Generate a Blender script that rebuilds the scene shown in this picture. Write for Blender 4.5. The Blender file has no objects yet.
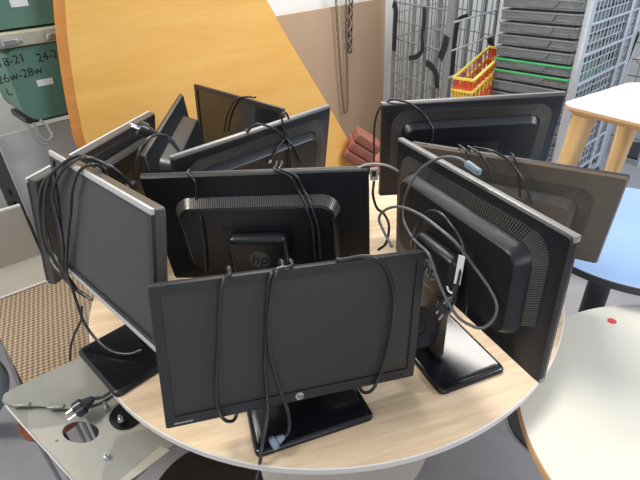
import bpy, bmesh, math, random
from mathutils import Vector, Matrix
random.seed(7)
SC = bpy.context.scene
COL = SC.collection
R = math.radians
CAMZ = 1.57
PITCH, ROLL, FPX = 32.0, -3.0, 481.0

# ---------------------------------------------------------------- camera
_p, _r = R(PITCH), R(ROLL)
_F = Vector((0, math.cos(_p), -math.sin(_p)))
_R0 = Vector((1, 0, 0))
_U0 = _R0.cross(_F)
CR = math.cos(_r) * _R0 + math.sin(_r) * _U0
CU = -math.sin(_r) * _R0 + math.cos(_r) * _U0
CF = _F
cam_data = bpy.data.cameras.new('camera')
cam = bpy.data.objects.new('camera', cam_data)
COL.objects.link(cam)
cam_data.sensor_fit = 'HORIZONTAL'
cam_data.sensor_width = 36.0
cam_data.lens = 36.0 * FPX / 640.0
cam_data.clip_start = 0.02
m3 = Matrix((CR, CU, -CF)).transposed()
cam.matrix_world = Matrix.Translation((0, 0, CAMZ)) @ m3.to_4x4()
SC.camera = cam

# ---------------------------------------------------------------- world, lights, exposure
world = bpy.data.worlds.new('room_light')
SC.world = world
world.use_nodes = True
nt = world.node_tree
bg = nt.nodes['Background']
bg.inputs['Strength'].default_value = 0.70
tc = nt.nodes.new('ShaderNodeTexCoord')
sx = nt.nodes.new('ShaderNodeSeparateXYZ')
rp = nt.nodes.new('ShaderNodeValToRGB')
nt.links.new(tc.outputs['Generated'], sx.inputs[0])
nt.links.new(sx.outputs['Z'], rp.inputs[0])
rp.color_ramp.elements[0].position = 0.0
rp.color_ramp.elements[0].color = (0.45, 0.43, 0.40, 1)
rp.color_ramp.elements[1].position = 0.6
rp.color_ramp.elements[1].color = (0.80, 0.86, 0.95, 1)
nt.links.new(rp.outputs[0], bg.inputs['Color'])


def area(name, loc, target, sx_, sy_, power, col):
    d = bpy.data.lights.new(name, 'AREA')
    d.shape = 'RECTANGLE'
    d.size, d.size_y = sx_, sy_
    d.energy = power
    d.color = col
    o = bpy.data.objects.new(name, d)
    COL.objects.link(o)
    o.location = loc
    v = Vector(target) - Vector(loc)
    o.rotation_euler = v.to_track_quat('-Z', 'Y').to_euler()
    return o


area('window_daylight', (-2.6, 0.9, 3.3), (0.1, 1.3, 0.7), 1.1, 0.9, 120, (1.0, 0.93, 0.82))
area('skylight_right', (3.2, 0.8, 3.0), (1.2, 2.4, 0.7), 1.8, 1.2, 95, (0.86, 0.92, 1.0))
area('ceiling_lamp', (0.3, 2.6, 3.3), (0.1, 1.5, 0.5), 1.6, 0.5, 85, (1.0, 0.96, 0.90))
area('fill_behind_camera', (0.6, -2.6, 1.9), (0.0, 2.0, 0.6), 2.4, 1.4, 40, (0.90, 0.95, 1.0))  # unseen fill behind the camera, set low to reach under the table

SC.view_settings.view_transform = 'Standard'
SC.view_settings.look = 'None'
SC.view_settings.gamma = 1.0
SC.view_settings.use_curve_mapping = False
SC.view_settings.exposure = -0.16


# ---------------------------------------------------------------- pixel helpers (real distances)
def ray(px, py):
    return CR * ((px - 320) / FPX) - CU * ((py - 240) / FPX) + CF


CAM = Vector((0, 0, CAMZ))


def atz(px, py, z):
    d = ray(px, py)
    return CAM + d * ((z - CAMZ) / d.z)


def aty(px, py, y):
    d = ray(px, py)
    return CAM + d * (y / d.y)


def atplane(px, py, P, n):
    d = ray(px, py)
    return CAM + d * ((Vector(P) - CAM).dot(n) / d.dot(n))


def atwall(px, py, P, ang):
    a = R(ang)
    return atplane(px, py, P, Vector((-math.sin(a), math.cos(a), 0)))


# ---------------------------------------------------------------- materials
def srgb(r, g, b):
    f = lambda c: (c / 255 / 12.92) if c <= 10 else (((c / 255) + 0.055) / 1.055) ** 2.4
    return (f(r), f(g), f(b), 1)


def mat(name, col, rough=0.5, metal=0.0, noise=0.0, scale=20.0, bump=0.0, stretch=(1, 1, 1), spec=0.5, bscale=None):
    m = bpy.data.materials.new(name)
    m.use_nodes = True
    t = m.node_tree
    b = t.nodes['Principled BSDF']
    b.inputs['Base Color'].default_value = col
    b.inputs['Roughness'].default_value = rough
    b.inputs['Metallic'].default_value = metal
    b.inputs['Specular IOR Level'].default_value = spec
    tcn = t.nodes.new('ShaderNodeTexCoord')
    mp = t.nodes.new('ShaderNodeMapping')
    mp.inputs['Scale'].default_value = stretch
    t.links.new(tcn.outputs['Object'], mp.inputs[0])
    n = t.nodes.new('ShaderNodeTexNoise')
    n.inputs['Scale'].default_value = scale
    n.inputs['Detail'].default_value = 4
    t.links.new(mp.outputs[0], n.inputs[0])
    if noise > 0:
        r = t.nodes.new('ShaderNodeValToRGB')
        r.color_ramp.elements[0].position = 0.3
        r.color_ramp.elements[1].position = 0.7
        r.color_ramp.elements[0].color = tuple(c * (1 - noise) for c in col[:3]) + (1,)
        r.color_ramp.elements[1].color = tuple(min(1, c * (1 + noise)) for c in col[:3]) + (1,)
        t.links.new(n.outputs['Fac'], r.inputs[0])
        t.links.new(r.outputs[0], b.inputs['Base Color'])
    if bump > 0:
        n2 = t.nodes.new('ShaderNodeTexNoise')
        n2.inputs['Scale'].default_value = bscale or scale * 6
        t.links.new(mp.outputs[0], n2.inputs[0])
        bp = t.nodes.new('ShaderNodeBump')
        bp.inputs['Strength'].default_value = bump
        bp.inputs['Distance'].default_value = 0.002
        t.links.new(n2.outputs['Fac'], bp.inputs['Height'])
        t.links.new(bp.outputs[0], b.inputs['Normal'])
    return m


def wood(name, c1, c2, rough=0.4, ang=0.0, sc=(3, 45, 3), fine=0.25, spec=0.4):
    m = bpy.data.materials.new(name)
    m.use_nodes = True
    t = m.node_tree
    b = t.nodes['Principled BSDF']
    b.inputs['Roughness'].default_value = rough
    b.inputs['Specular IOR Level'].default_value = spec
    tcn = t.nodes.new('ShaderNodeTexCoord')
    mp0 = t.nodes.new('ShaderNodeMapping')
    mp0.inputs['Rotation'].default_value = (0, 0, ang)
    mp = t.nodes.new('ShaderNodeMapping')
    mp.inputs['Scale'].default_value = sc
    t.links.new(tcn.outputs['Object'], mp0.inputs[0])
    t.links.new(mp0.outputs[0], mp.inputs[0])
    n = t.nodes.new('ShaderNodeTexNoise')
    n.inputs['Scale'].default_value = 1.0
    n.inputs['Detail'].default_value = 6
    n.inputs['Distortion'].default_value = 0.6
    t.links.new(mp.outputs[0], n.inputs[0])
    mp2 = t.nodes.new('ShaderNodeMapping')
    mp2.inputs['Scale'].default_value = tuple(s * 5 for s in sc)
    t.links.new(mp0.outputs[0], mp2.inputs[0])
    n2 = t.nodes.new('ShaderNodeTexNoise')
    n2.inputs['Scale'].default_value = 1.0
    n2.inputs['Detail'].default_value = 3
    t.links.new(mp2.outputs[0], n2.inputs[0])
    mx = t.nodes.new('ShaderNodeMix')
    mx.inputs[0].default_value = fine
    t.links.new(n.outputs['Fac'], mx.inputs[2])
    t.links.new(n2.outputs['Fac'], mx.inputs[3])
    r = t.nodes.new('ShaderNodeValToRGB')
    r.color_ramp.elements[0].position = 0.36
    r.color_ramp.elements[1].position = 0.62
    r.color_ramp.elements[0].color = c2
    r.color_ramp.elements[1].color = c1
    t.links.new(mx.outputs[0], r.inputs[0])
    t.links.new(r.outputs[0], b.inputs['Base Color'])
    return m


def checker(name, c1, c2, size):
    m = mat(name, c1, 0.9, spec=0.1)
    t = m.node_tree
    b = t.nodes['Principled BSDF']
    tcn = t.nodes.new('ShaderNodeTexCoord')
    mp = t.nodes.new('ShaderNodeMapping')
    mp.inputs['Rotation'].default_value = (0, 0, R(20))
    mp.inputs['Location'].default_value = (0, 0, 0.37)
    w = []
    t.links.new(tcn.outputs['Object'], mp.inputs[0])
    for d in ('X', 'Y'):
        n = t.nodes.new('ShaderNodeTexWave')
        n.bands_direction = d
        n.wave_profile = 'SIN'
        n.inputs['Scale'].default_value = 0.314 / size
        n.inputs['Distortion'].default_value = 0.6
        n.inputs['Detail Scale'].default_value = 2.0
        t.links.new(mp.outputs[0], n.inputs[0])
        w.append(n)
    a = t.nodes.new('ShaderNodeMath'); a.operation = 'SUBTRACT'
    t.links.new(w[0].outputs['Fac'], a.inputs[0])
    a.inputs[1].default_value = 0.5
    c = t.nodes.new('ShaderNodeMath'); c.operation = 'SUBTRACT'
    t.links.new(w[1].outputs['Fac'], c.inputs[0])
    c.inputs[1].default_value = 0.5
    mu = t.nodes.new('ShaderNodeMath'); mu.operation = 'MULTIPLY'
    t.links.new(a.outputs[0], mu.inputs[0]); t.links.new(c.outputs[0], mu.inputs[1])
    r = t.nodes.new('ShaderNodeMapRange')
    r.inputs['From Min'].default_value = -0.12
    r.inputs['From Max'].default_value = 0.12
    t.links.new(mu.outputs[0], r.inputs[0])
    mx = t.nodes.new('ShaderNodeMix'); mx.data_type = 'RGBA'
    mx.inputs[6].default_value = c1
    mx.inputs[7].default_value = c2
    t.links.new(r.outputs[0], mx.inputs[0])
    t.links.new(mx.outputs[2], b.inputs['Base Color'])
    return m


M = {}
M['black'] = mat('black_plastic', srgb(27, 29, 34), 0.32, noise=0.1, scale=60, bump=0.15, bscale=900)
M['blackgloss'] = mat('glossy_black_plastic', srgb(22, 23, 27), 0.2, noise=0.08, scale=30)
M['bezel'] = mat('dark_bezel_plastic', srgb(42, 42, 43), 0.42, noise=0.08, scale=80, bump=0.1, bscale=900)
M['screen'] = mat('matte_screen', srgb(48, 48, 46), 0.5, noise=0.04, scale=8, spec=0.55)
M['screen_gloss'] = mat('glossy_screen', srgb(40, 40, 40), 0.14, noise=0.04, scale=8, spec=0.9)
M['screen_grey'] = mat('matte_grey_screen', srgb(56, 60, 62), 0.45, noise=0.04, scale=8, spec=0.6)
M['silver'] = mat('silver_bezel_plastic', srgb(186, 187, 186), 0.4, metal=0.1, noise=0.04, scale=60)
M['silvergrey'] = mat('silver_grey_bezel_plastic', srgb(140, 138, 135), 0.35, metal=0.1, noise=0.04, scale=60)
M['housing'] = mat('brown_black_plastic', srgb(52, 48, 45), 0.4, noise=0.08, scale=60)
M['rimgrey'] = mat('dark_grey_rim_plastic', srgb(78, 74, 70), 0.33, noise=0.05, scale=60)
M['bronze'] = mat('bronze_reflection_plastic', srgb(112, 96, 82), 0.33, noise=0.05, scale=60)  # bronze tone is a warm reflection put into the rim colour
M['rib'] = mat('lightened_rib_plastic', srgb(84, 82, 80), 0.22, noise=0.05, scale=60)  # ribs lighter than the shell: light on the vents is in the colour
M['greybrown'] = mat('grey_brown_plastic', srgb(84, 79, 74), 0.4, noise=0.06, scale=60)
M['logo'] = mat('grey_logo_print', srgb(96, 98, 100), 0.4, noise=0.03)
M['logo_bright'] = mat('silver_logo_print', srgb(190, 190, 188), 0.35, metal=0.2, noise=0.03)
M['cable'] = mat('black_cable_rubber', srgb(46, 47, 50), 0.24, noise=0.1, scale=90)
M['cable_grey'] = mat('grey_cable_rubber', srgb(96, 97, 99), 0.4, noise=0.08, scale=90)
M['cable_white'] = mat('white_cable_rubber', srgb(150, 150, 146), 0.45, noise=0.05, scale=90)
M['metal'] = mat('bright_metal', srgb(200, 202, 205), 0.25, metal=0.9, noise=0.05, scale=50)
M['blueplug'] = mat('blue_grey_connector', srgb(120, 136, 150), 0.4, noise=0.1, scale=70)
M['paper'] = mat('white_paper_tag', srgb(225, 226, 224), 0.7, noise=0.04, scale=90)
M['ash'] = wood('pale_ash_veneer', srgb(230, 206, 174), srgb(207, 178, 143), 0.42, ang=R(-14), sc=(3, 42, 3))
M['edgewhite'] = mat('white_edge_band', srgb(214, 210, 205), 0.5, noise=0.04)
M['beech'] = wood('orange_beech_veneer', srgb(250, 198, 112), srgb(243, 184, 96), 0.4, ang=0, sc=(2.0, 2.0, 14), fine=0.3)
M['beech_edge'] = wood('orange_edge_band', srgb(212, 145, 74), srgb(200, 130, 62), 0.45, sc=(4, 4, 20))
M['birch'] = wood('birch_leg_wood', srgb(233, 200, 150), srgb(215, 176, 122), 0.5, sc=(30, 30, 2))
M['birch_edge'] = wood('birch_edge_wood', srgb(222, 180, 130), srgb(205, 160, 110), 0.5, sc=(3, 3, 60))
M['whitelam'] = mat('white_laminate', srgb(216, 214, 212), 0.35, noise=0.03, scale=6)
M['creamlam'] = mat('cream_laminate', srgb(208, 204, 191), 0.38, noise=0.04, scale=5)
M['bluelam'] = mat('blue_grey_laminate', srgb(142, 170, 208), 0.35, noise=0.05, scale=5)
M['darkedge'] = mat('dark_edge_band', srgb(50, 52, 56), 0.5, noise=0.05)
M['red'] = mat('red_sticker', srgb(205, 60, 72), 0.5, noise=0.06)
M['concrete'] = mat('worn_concrete', srgb(158, 157, 163), 0.75, noise=0.09, scale=5, bump=0.3, bscale=60)
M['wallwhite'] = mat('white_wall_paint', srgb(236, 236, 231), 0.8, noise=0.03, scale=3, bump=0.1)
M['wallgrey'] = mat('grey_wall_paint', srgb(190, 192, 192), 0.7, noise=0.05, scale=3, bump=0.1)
M['hardboard'] = mat('brown_hardboard', srgb(187, 160, 132), 0.65, noise=0.06, scale=3, bump=0.1, stretch=(1, 1, 0.4))
M['green'] = mat('dark_green_painted_metal', srgb(86, 122, 106), 0.5, noise=0.12, scale=7, bump=0.2, bscale=80)
M['greenrim'] = mat('beige_rim_metal', srgb(172, 166, 146), 0.5, noise=0.15, scale=18)
M['ink'] = mat('black_marker_ink', srgb(26, 40, 36), 0.8, noise=0.1)
M['rack'] = mat('dark_rack_steel', srgb(58, 60, 60), 0.5, noise=0.15, scale=25)
M['sheet'] = mat('galvanised_sheet', srgb(150, 149, 142), 0.42, metal=0.3, noise=0.08, scale=9, bump=0.1, bscale=300)
M['beigemetal'] = mat('beige_painted_metal', srgb(172, 164, 150), 0.5, noise=0.05, scale=7)
M['weave'] = checker('brown_checked_weave', srgb(172, 153, 130), srgb(112, 94, 78), 0.022)
M['piping'] = mat('grey_piping', srgb(92, 92, 92), 0.8, noise=0.1)
M['redply'] = wood('red_brown_plywood', srgb(150, 82, 50), srgb(120, 60, 36), 0.4, sc=(20, 4, 4))
M['darkseat'] = mat('charcoal_seat_fabric', srgb(52, 46, 42), 0.85, noise=0.15, scale=60, bump=0.4)
M['brick'] = mat('red_brown_leather', srgb(150, 92, 78), 0.55, noise=0.12, scale=20, bump=0.2)
M['pink'] = mat('dusty_pink_fabric', srgb(176, 112, 98), 0.8, noise=0.1, scale=25, bump=0.2)
M['greyfab'] = mat('grey_vinyl', srgb(112, 122, 128), 0.5, noise=0.1, scale=12)
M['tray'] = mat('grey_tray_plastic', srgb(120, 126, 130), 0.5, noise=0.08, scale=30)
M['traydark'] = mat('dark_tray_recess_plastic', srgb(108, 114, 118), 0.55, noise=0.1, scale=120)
M['traygreen'] = mat('green_tray_plastic', srgb(70, 178, 108), 0.5, noise=0.08, scale=30)
M['zinc'] = mat('zinc_wire', srgb(138, 142, 142), 0.4, metal=0.3, noise=0.08, scale=60)
M['zincblue'] = mat('bright_zinc_wire', srgb(206, 216, 226), 0.3, metal=0.5, noise=0.08, scale=60)
M['strap'] = mat('black_webbing', srgb(34, 34, 36), 0.85, noise=0.15, scale=70)
M['orangeb'] = mat('orange_red_plastic', srgb(232, 92, 58), 0.45, noise=0.06)
M['yellowb'] = mat('yellow_plastic', srgb(236, 216, 96), 0.45, noise=0.06)
M['chain'] = mat('tarnished_chain', srgb(112, 104, 98), 0.4, metal=0.8, noise=0.15, scale=90)


# ---------------------------------------------------------------- mesh helpers
def link(name, bm, m, parent=None, smooth=False):
    me = bpy.data.meshes.new(name)
    bmesh.ops.recalc_face_normals(bm, faces=bm.faces)
    bm.to_mesh(me)
    bm.free()
    if m:
        me.materials.append(m)
    o = bpy.data.objects.new(name, me)
    COL.objects.link(o)
    if parent:
        o.parent = parent
    if smooth:
        for p in me.polygons:
            p.use_smooth = True
    return o


def smooth_angle(o, deg=35):
    for p in o.data.polygons:
        p.use_smooth = True
    try:
        o.data.set_sharp_from_angle(angle=R(deg))
    except Exception:
        pass
    return o


def tag(o, label=None, cat=None, group=None, kind=None):
    if label: o['label'] = label
    if cat: o['category'] = cat
    if group: o['group'] = group
    if kind: o['kind'] = kind
    return o


def empty(name, loc=(0, 0, 0), rot=(0, 0, 0)):
    o = bpy.data.objects.new(name, None)
    COL.objects.link(o)
    o.location = loc
    o.rotation_euler = rot
    o.empty_display_size = 0.05
    return o


def box(bm, c, s, mtx=None, bevel=0.0, seg=2):
    r = bmesh.ops.create_cube(bm, size=1.0)
    vs = r['verts']
    T = Matrix.Translation(c) @ Matrix.Diagonal((s[0], s[1], s[2], 1))
    if mtx is not None: T = mtx @ T
    bmesh.ops.transform(bm, matrix=T, verts=vs)
    if bevel > 0:
        es = list({e for v in vs for e in v.link_edges})
        bmesh.ops.bevel(bm, geom=es, offset=bevel, segments=seg, affect='EDGES', profile=0.5)
    return vs


def cyl(bm, a, b, r1, r2=None, seg=20, cap=True):
    a, b = Vector(a), Vector(b)
    r2 = r1 if r2 is None else r2
    d = b - a
    q = d.to_track_quat('Z', 'Y').to_matrix().to_4x4()
    T = Matrix.Translation((a + b) / 2) @ q
    bmesh.ops.create_cone(bm, cap_ends=cap, segments=seg, radius1=r1, radius2=r2, depth=d.length, matrix=T)


def bar(bm, a, b, w, h=None, up=(0, 0, 1)):
    """rectangular bar between two points"""
    a, b = Vector(a), Vector(b)
    h = h or w
    d = (b - a)
    x = d.normalized()
    u = Vector(up)
    if abs(x.dot(u)) > 0.98: u = Vector((0, 1, 0))
    y = u.cross(x).normalized()
    z = x.cross(y)
    T = Matrix.Translation((a + b) / 2) @ Matrix((x, y, z)).transposed().to_4x4()
    box(bm, (0, 0, 0), (d.length, w, h), T)


def spline(pts, n=8):
    pts = [Vector(p) for p in pts]
    if len(pts) < 3: return pts
    out = []
    P = [pts[0] * 2 - pts[1]] + pts + [pts[-1] * 2 - pts[-2]]
    for i in range(1, len(P) - 2):
        p0, p1, p2, p3 = P[i - 1], P[i], P[i + 1], P[i + 2]
        for k in range(n):
            t = k / n
            out.append(0.5 * ((2 * p1) + (p2 - p0) * t + (2 * p0 - 5 * p1 + 4 * p2 - p3) * t * t + (3 * p1 - p0 - 3 * p2 + p3) * t ** 3))
    out.append(pts[-1])
    return out


def tube(bm, pts, r, seg=8, n=8, closed=False):
    path = spline(pts, n)
    rings = []
    up = Vector((0.123, 0.31, 0.94)).normalized()
    prev = None
    for i, p in enumerate(path):
        d = (path[min(i + 1, len(path) - 1)] - path[max(i - 1, 0)])
        if d.length < 1e-9: d = Vector((0, 0, 1))
        d.normalize()
        if prev is None:
            x = d.cross(up)
            if x.length < 0.05: x = d.cross(Vector((1, 0, 0)))
        else:
            x = prev - d * prev.dot(d)
        x.normalize()
        prev = x
        y = d.cross(x)
        rings.append([bm.verts.new(p + (x * math.cos(a) + y * math.sin(a)) * r) for a in [2 * math.pi * k / seg for k in range(seg)]])
    for i in range(len(rings) - 1):
        for k in range(seg):
            bm.faces.new((rings[i][k], rings[i][(k + 1) % seg], rings[i + 1][(k + 1) % seg], rings[i + 1][k]))
    bm.faces.new(rings[0][::-1])
    bm.faces.new(rings[-1])


def prism(bm, poly, z0, z1, mtx=None):
    """extrude a 2-D outline along local z"""
    lo = [bm.verts.new((p[0], p[1], z0)) for p in poly]
    hi = [bm.verts.new((p[0], p[1], z1)) for p in poly]
    n = len(poly)
    fs = [bm.faces.new(lo[::-1]), bm.faces.new(hi)]
    for i in range(n):
        fs.append(bm.faces.new((lo[i], lo[(i + 1) % n], hi[(i + 1) % n], hi[i])))
    if mtx is not None:
        bmesh.ops.transform(bm, matrix=mtx, verts=lo + hi)
    return lo, hi


def rrect(w, h, r, seg=5, cx=0, cz=0):
    out = []
    for (sx_, sz_, a0) in ((1, 1, 0), (-1, 1, 90), (-1, -1, 180), (1, -1, 270)):
        for k in range(seg + 1):
            a = R(a0 + 90 * k / seg)
            out.append((cx + sx_ * (w / 2 - r) + r * math.cos(a), cz + sz_ * (h / 2 - r) + r * math.sin(a)))
    return out


def disc(bm, c, r, z0, z1, seg=96, bevel=0.0):
    poly = [(c[0] + r * math.cos(2 * math.pi * k / seg), c[1] + r * math.sin(2 * math.pi * k / seg)) for k in range(seg)]
    return prism(bm, poly, z0, z1)


def text_mesh(name, s, size, m, parent, mtx, extrude=0.0004, shear=0.0):
    cu = bpy.data.curves.new(name, 'FONT')
    cu.body = s
    cu.size = size
    cu.extrude = extrude
    cu.shear = shear
    cu.align_x = 'CENTER'
    cu.align_y = 'CENTER'
    tmp = bpy.data.objects.new(name + '_tmp', cu)
    COL.objects.link(tmp)
    dg = bpy.context.evaluated_depsgraph_get()
    me = bpy.data.meshes.new_from_object(tmp.evaluated_get(dg))
    bpy.data.objects.remove(tmp)
    me.transform(mtx)
    me.materials.clear()
    me.materials.append(m)
    o = bpy.data.objects.new(name, me)
    COL.objects.link(o)
    if parent: o.parent = parent
    return o


# ================================================================ ROOM
WD = 42.0
WP = aty(340, 60, 3.4)
wdir = Vector((math.cos(R(WD)), math.sin(R(WD)), 0))
wn = Vector((-math.sin(R(WD)), math.cos(R(WD)), 0))

bm = bmesh.new()
box(bm, (0.8, 2.6, -0.025), (9.0, 9.6, 0.05))
tag(link('floor', bm, M['concrete']), kind='structure')

W0 = Vector((WP.x, WP.y, 0)) - wdir * 4.2
W1 = Vector((WP.x, WP.y, 0)) + wdir * 3.2


def wallbox(name, a, b, h, m, th=0.12, back=None):
    bm = bmesh.new()
    a, b = Vector(a), Vector(b)
    d = (b - a).normalized()
    n = Vector((-d.y, d.x, 0))
    c = (a + b) / 2 + n * th / 2
    T = Matrix.Translation(c) @ Matrix.Rotation(math.atan2(d.y, d.x), 4, 'Z')
    box(bm, (0, 0, h / 2), ((b - a).length, th, h), T)
    return tag(link(name, bm, m), kind='structure')


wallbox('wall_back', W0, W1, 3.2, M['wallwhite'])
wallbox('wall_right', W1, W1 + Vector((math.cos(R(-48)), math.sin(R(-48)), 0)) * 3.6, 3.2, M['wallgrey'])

# ================================================================ MAIN TABLE
TC = Vector((0.006, 1.205, 0))
TR, TH = 0.67, 0.73
t = empty('round_table', TC)
tag(t, 'large round pale wood table with thin white edge, crowded with monitors', 'table')
bm = bmesh.new()
disc(bm, (0, 0), TR - 0.0025, TH - 0.018, TH, 128)
link('tabletop', bm, M['ash'], t)
bm = bmesh.new()
seg = 128
prof = [(TR - 0.003, TH - 0.0178), (TR, TH - 0.0165), (TR, TH - 0.002), (TR - 0.003, TH - 0.0003)]
rg = [[bm.verts.new((r * math.cos(2 * math.pi * k / seg), r * math.sin(2 * math.pi * k / seg), z)) for k in range(seg)] for r, z in prof]
for i in range(3):
    for k in range(seg):
        bm.faces.new((rg[i][k], rg[i][(k + 1) % seg], rg[i + 1][(k + 1) % seg], rg[i + 1][k]))
smooth_angle(link('edge_band', bm, M['edgewhite'], t))
bm = bmesh.new()
cyl(bm, (0, 0, 0.02), (0, 0, TH - 0.018), 0.035, seg=32)
smooth_angle(link('column', bm, M['whitelam'], t))
bm = bmesh.new()
disc(bm, (0, 0), 0.375, 0.0, 0.014, 96)
cyl(bm, (0, 0, 0.014), (0, 0, 0.035), 0.12, 0.05, 32)
tag(link('base_plate', bm, M['whitelam'], t), 'white round steel base plate')


# ================================================================ MONITORS
def scaled(q, k):
    x, y, z, a, b, c, W, H = q
    return (x * k, y * k, z * k, a, b, c, W * k, H * k)


POSE = {
    'A': (-0.0484, 0.6729, -0.636, 0.3079, 0.1542, 0.1131, 0.5118, 0.2919),
    'B': (-0.1357, 1.0003, -0.5756, 3.05, 0.1248, 0.0225, 0.5104, 0.3112),
    'C': scaled((-0.4955, 0.9214, -0.5547, -0.7918, 0.2156, -0.0086, 0.4868, 0.3132), 0.945),
    'D': scaled((-0.624, 1.2816, -0.5873, -1.8366, 0.204, -0.0143, 0.5298, 0.3117), 1.045),
    'E': (-0.4254, 1.3743, -0.5751, -1.545, -0.0554, 0.0234, 0.5104, 0.3112),
    'F': (-0.2802, 1.6632, -0.595, -0.8227, 0.0846, -0.0016, 0.51, 0.31),
    'G': (-0.1716, 1.2882, -0.5741, 3.8261, 0.1968, 0.022, 0.5104, 0.3113),
    'H': (0.4491, 1.3668, -0.5471, 3.1293, 0.1543, 0.0106, 0.5108, 0.3129),
    'I': (0.503, 1.1395, -0.6188, 2.5945, 0.3074, -0.0113, 0.51, 0.3065),
    'J': (0.3032, 0.842, -0.5573, 1.9454, 0.0185, 0.0156, 0.5098, 0.316),
}
MTX = {}


def pose_matrix(q):
    x, y, z, yaw, tilt, roll = q[:6]
    # local x right (seen from the screen side), y towards the back, z up
    return Matrix.Translation((x, y, z + CAMZ)) @ Matrix.Rotation(yaw, 4, 'Z') @ Matrix.Rotation(-tilt, 4, 'X') @ Matrix.Rotation(roll, 4, 'Y')


def ring_pts(W, H, inset_x, inset_t, inset_b, r, y, seg=8):
    w = W - 2 * inset_x
    h = H - inset_t - inset_b
    cz = (inset_b - inset_t) / 2
    return [Vector((p[0], y, p[1])) for p in rrect(w, h, r, seg, 0, cz)]


def monitor(key, label, bezel='black', t_edge=0.02, screen='screen', shell='black', logo_front=False, logo_back=False,
            base=(-0.075, 0.115, 0.125, 0.115), bump=0.03, vents=True, hub=True, base_shift=0.0, chin=0.022, neck_in=0.0, inset=(0.022, 0.035, 0.030), rim='rimgrey', style='band', strip='silver', strip_d=0.0068):
    q = POSE[key]
    W, H = q[6], q[7]
    Tm = pose_matrix(q)
    MTX[key] = (Tm, W, H)
    yaw = q[3]
    foot = Vector((q[0], q[1], 0))
    Tup = Matrix.Translation((foot.x, foot.y, TH)) @ Matrix.Rotation(yaw, 4, 'Z')  # upright frame on the table
    root = empty('computer_monitor', Tup.translation, (0, 0, yaw))
    tag(root, label, 'monitor', 'computer monitors crowded on the round table')
    inv = Tup.inverted()
    TL = inv @ Tm  # panel local -> root local

    def put(name, bm, m, parent=root, smooth=True):
        bmesh.ops.transform(bm, matrix=TL, verts=bm.verts)
        o = link(name, bm, m, parent)
        if smooth: smooth_angle(o)
        return o

    b = 0.017
    # bezel : a frame standing 4 mm proud of the screen
    bm = bmesh.new()
    t_f = 0.007
    outer = rrect(W, H, 0.004, 3)
    inner = rrect(W - 2 * b, H - b - chin, 0.002, 3, 0, (chin - b) / 2)
    n = len(outer)
    vo0 = [bm.verts.new((p[0], t_f, p[1])) for p in outer]
    vo1 = [bm.verts.new((p[0] * 0.998, 0.0, p[1] * 0.997)) for p in outer]
    vi1 = [bm.verts.new((p[0], 0.0004, p[1])) for p in inner]
    vi0 = [bm.verts.new((p[0], 0.0045, p[1])) for p in inner]
    for A_, B_ in ((vo0, vo1), (vo1, vi1), (vi1, vi0)):
        for k in range(n):
            bm.faces.new((A_[k], A_[(k + 1) % n], B_[(k + 1) % n], B_[k]))
    if bezel == 'silver':
        # silver strips run along the top and bottom, dark sides
        put('bezel', bm, M['bezel'])
        for zz in (H / 2 - 0.005, -H / 2 + 0.006):
            bm = bmesh.new()
            box(bm, (0, strip_d / 2 - 0.0006, zz), (W + 0.001, strip_d, 0.0115), bevel=0.001)
            tag(put('bezel_strip', bm, M[strip]), 'silver strip along the edge of the bezel')
    else:
        put('bezel', bm, M['bezel'])
    bm = bmesh.new()
    box(bm, (0, 0.0052, (chin - b) / 2), (W - 2 * b + 0.002, 0.002, H - b - chin + 0.002))
    put('screen', bm, M[screen], smooth=False)
    # back shell : rim, flat margin, sloped vent ring, raised housing
    bm = bmesh.new()
    it, ib, ix = inset
    rim_r = [ring_pts(W, H, 0.0005, 0.0005, 0.0005, 0.004, t_f),
             ring_pts(W, H, 0.0015, 0.0015, 0.0015, 0.006, t_edge - 0.003),
             ring_pts(W, H, 0.004, 0.004, 0.004, 0.008, t_edge)]
    RV = [[bm.verts.new(v) for v in r] for r in rim_r]
    for i in range(2):
        for k in range(len(RV[0])):
            bm.faces.new((RV[i][k], RV[i][(k + 1) % len(RV[0])], RV[i + 1][(k + 1) % len(RV[0])], RV[i + 1][k]))
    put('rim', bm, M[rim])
    bm = bmesh.new()
    if style == 'band':
        u1, u2, wx, wt = t_edge + 0.003, t_edge + 0.004, 0.028, 0.030
        top_y = t_edge + bump
        rings = [ring_pts(W, H, 0.004, 0.004, 0.004, 0.008, t_edge),
                 ring_pts(W, H, ix - 0.006, it - 0.006, ib - 0.006, 0.047, t_edge + 0.001),
                 ring_pts(W, H, ix, it, ib, 0.042, u1),
                 ring_pts(W, H, ix + wx, it + wt, ib + wx, 0.032, u2),
                 ring_pts(W, H, ix + wx + 0.009, it + wt + 0.010, ib + wx + 0.008, 0.029, top_y - 0.004),
                 ring_pts(W, H, ix + wx + 0.013, it + wt + 0.014, ib + wx + 0.012, 0.026, top_y)]
    else:
        u1, u2, wx, wt = t_edge + 0.004, t_edge + bump - 0.003, 0.012, 0.014
        top_y = t_edge + bump
        rings = [ring_pts(W, H, 0.004, 0.004, 0.004, 0.008, t_edge),
                 ring_pts(W, H, ix - 0.020, it - 0.020, ib - 0.016, 0.050, t_edge + 0.002),
                 ring_pts(W, H, ix, it, ib, 0.042, u1),
                 ring_pts(W, H, ix + wx, it + wt, ib + wx, 0.034, u2),
                 ring_pts(W, H, ix + wx + 0.004, it + wt + 0.004, ib + wx + 0.004, 0.030, top_y)]
    VR = [[bm.verts.new(v) for v in r] for r in rings]
    n = len(VR[0])
    for i in range(len(VR) - 1):
        for k in range(n):
            bm.faces.new((VR[i][k], VR[i][(k + 1) % n], VR[i + 1][(k + 1) % n], VR[i + 1][k]))
    bm.faces.new(VR[-1])
    bm.faces.new(VR[0][::-1])
    put('back_shell', bm, M[shell])
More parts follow.
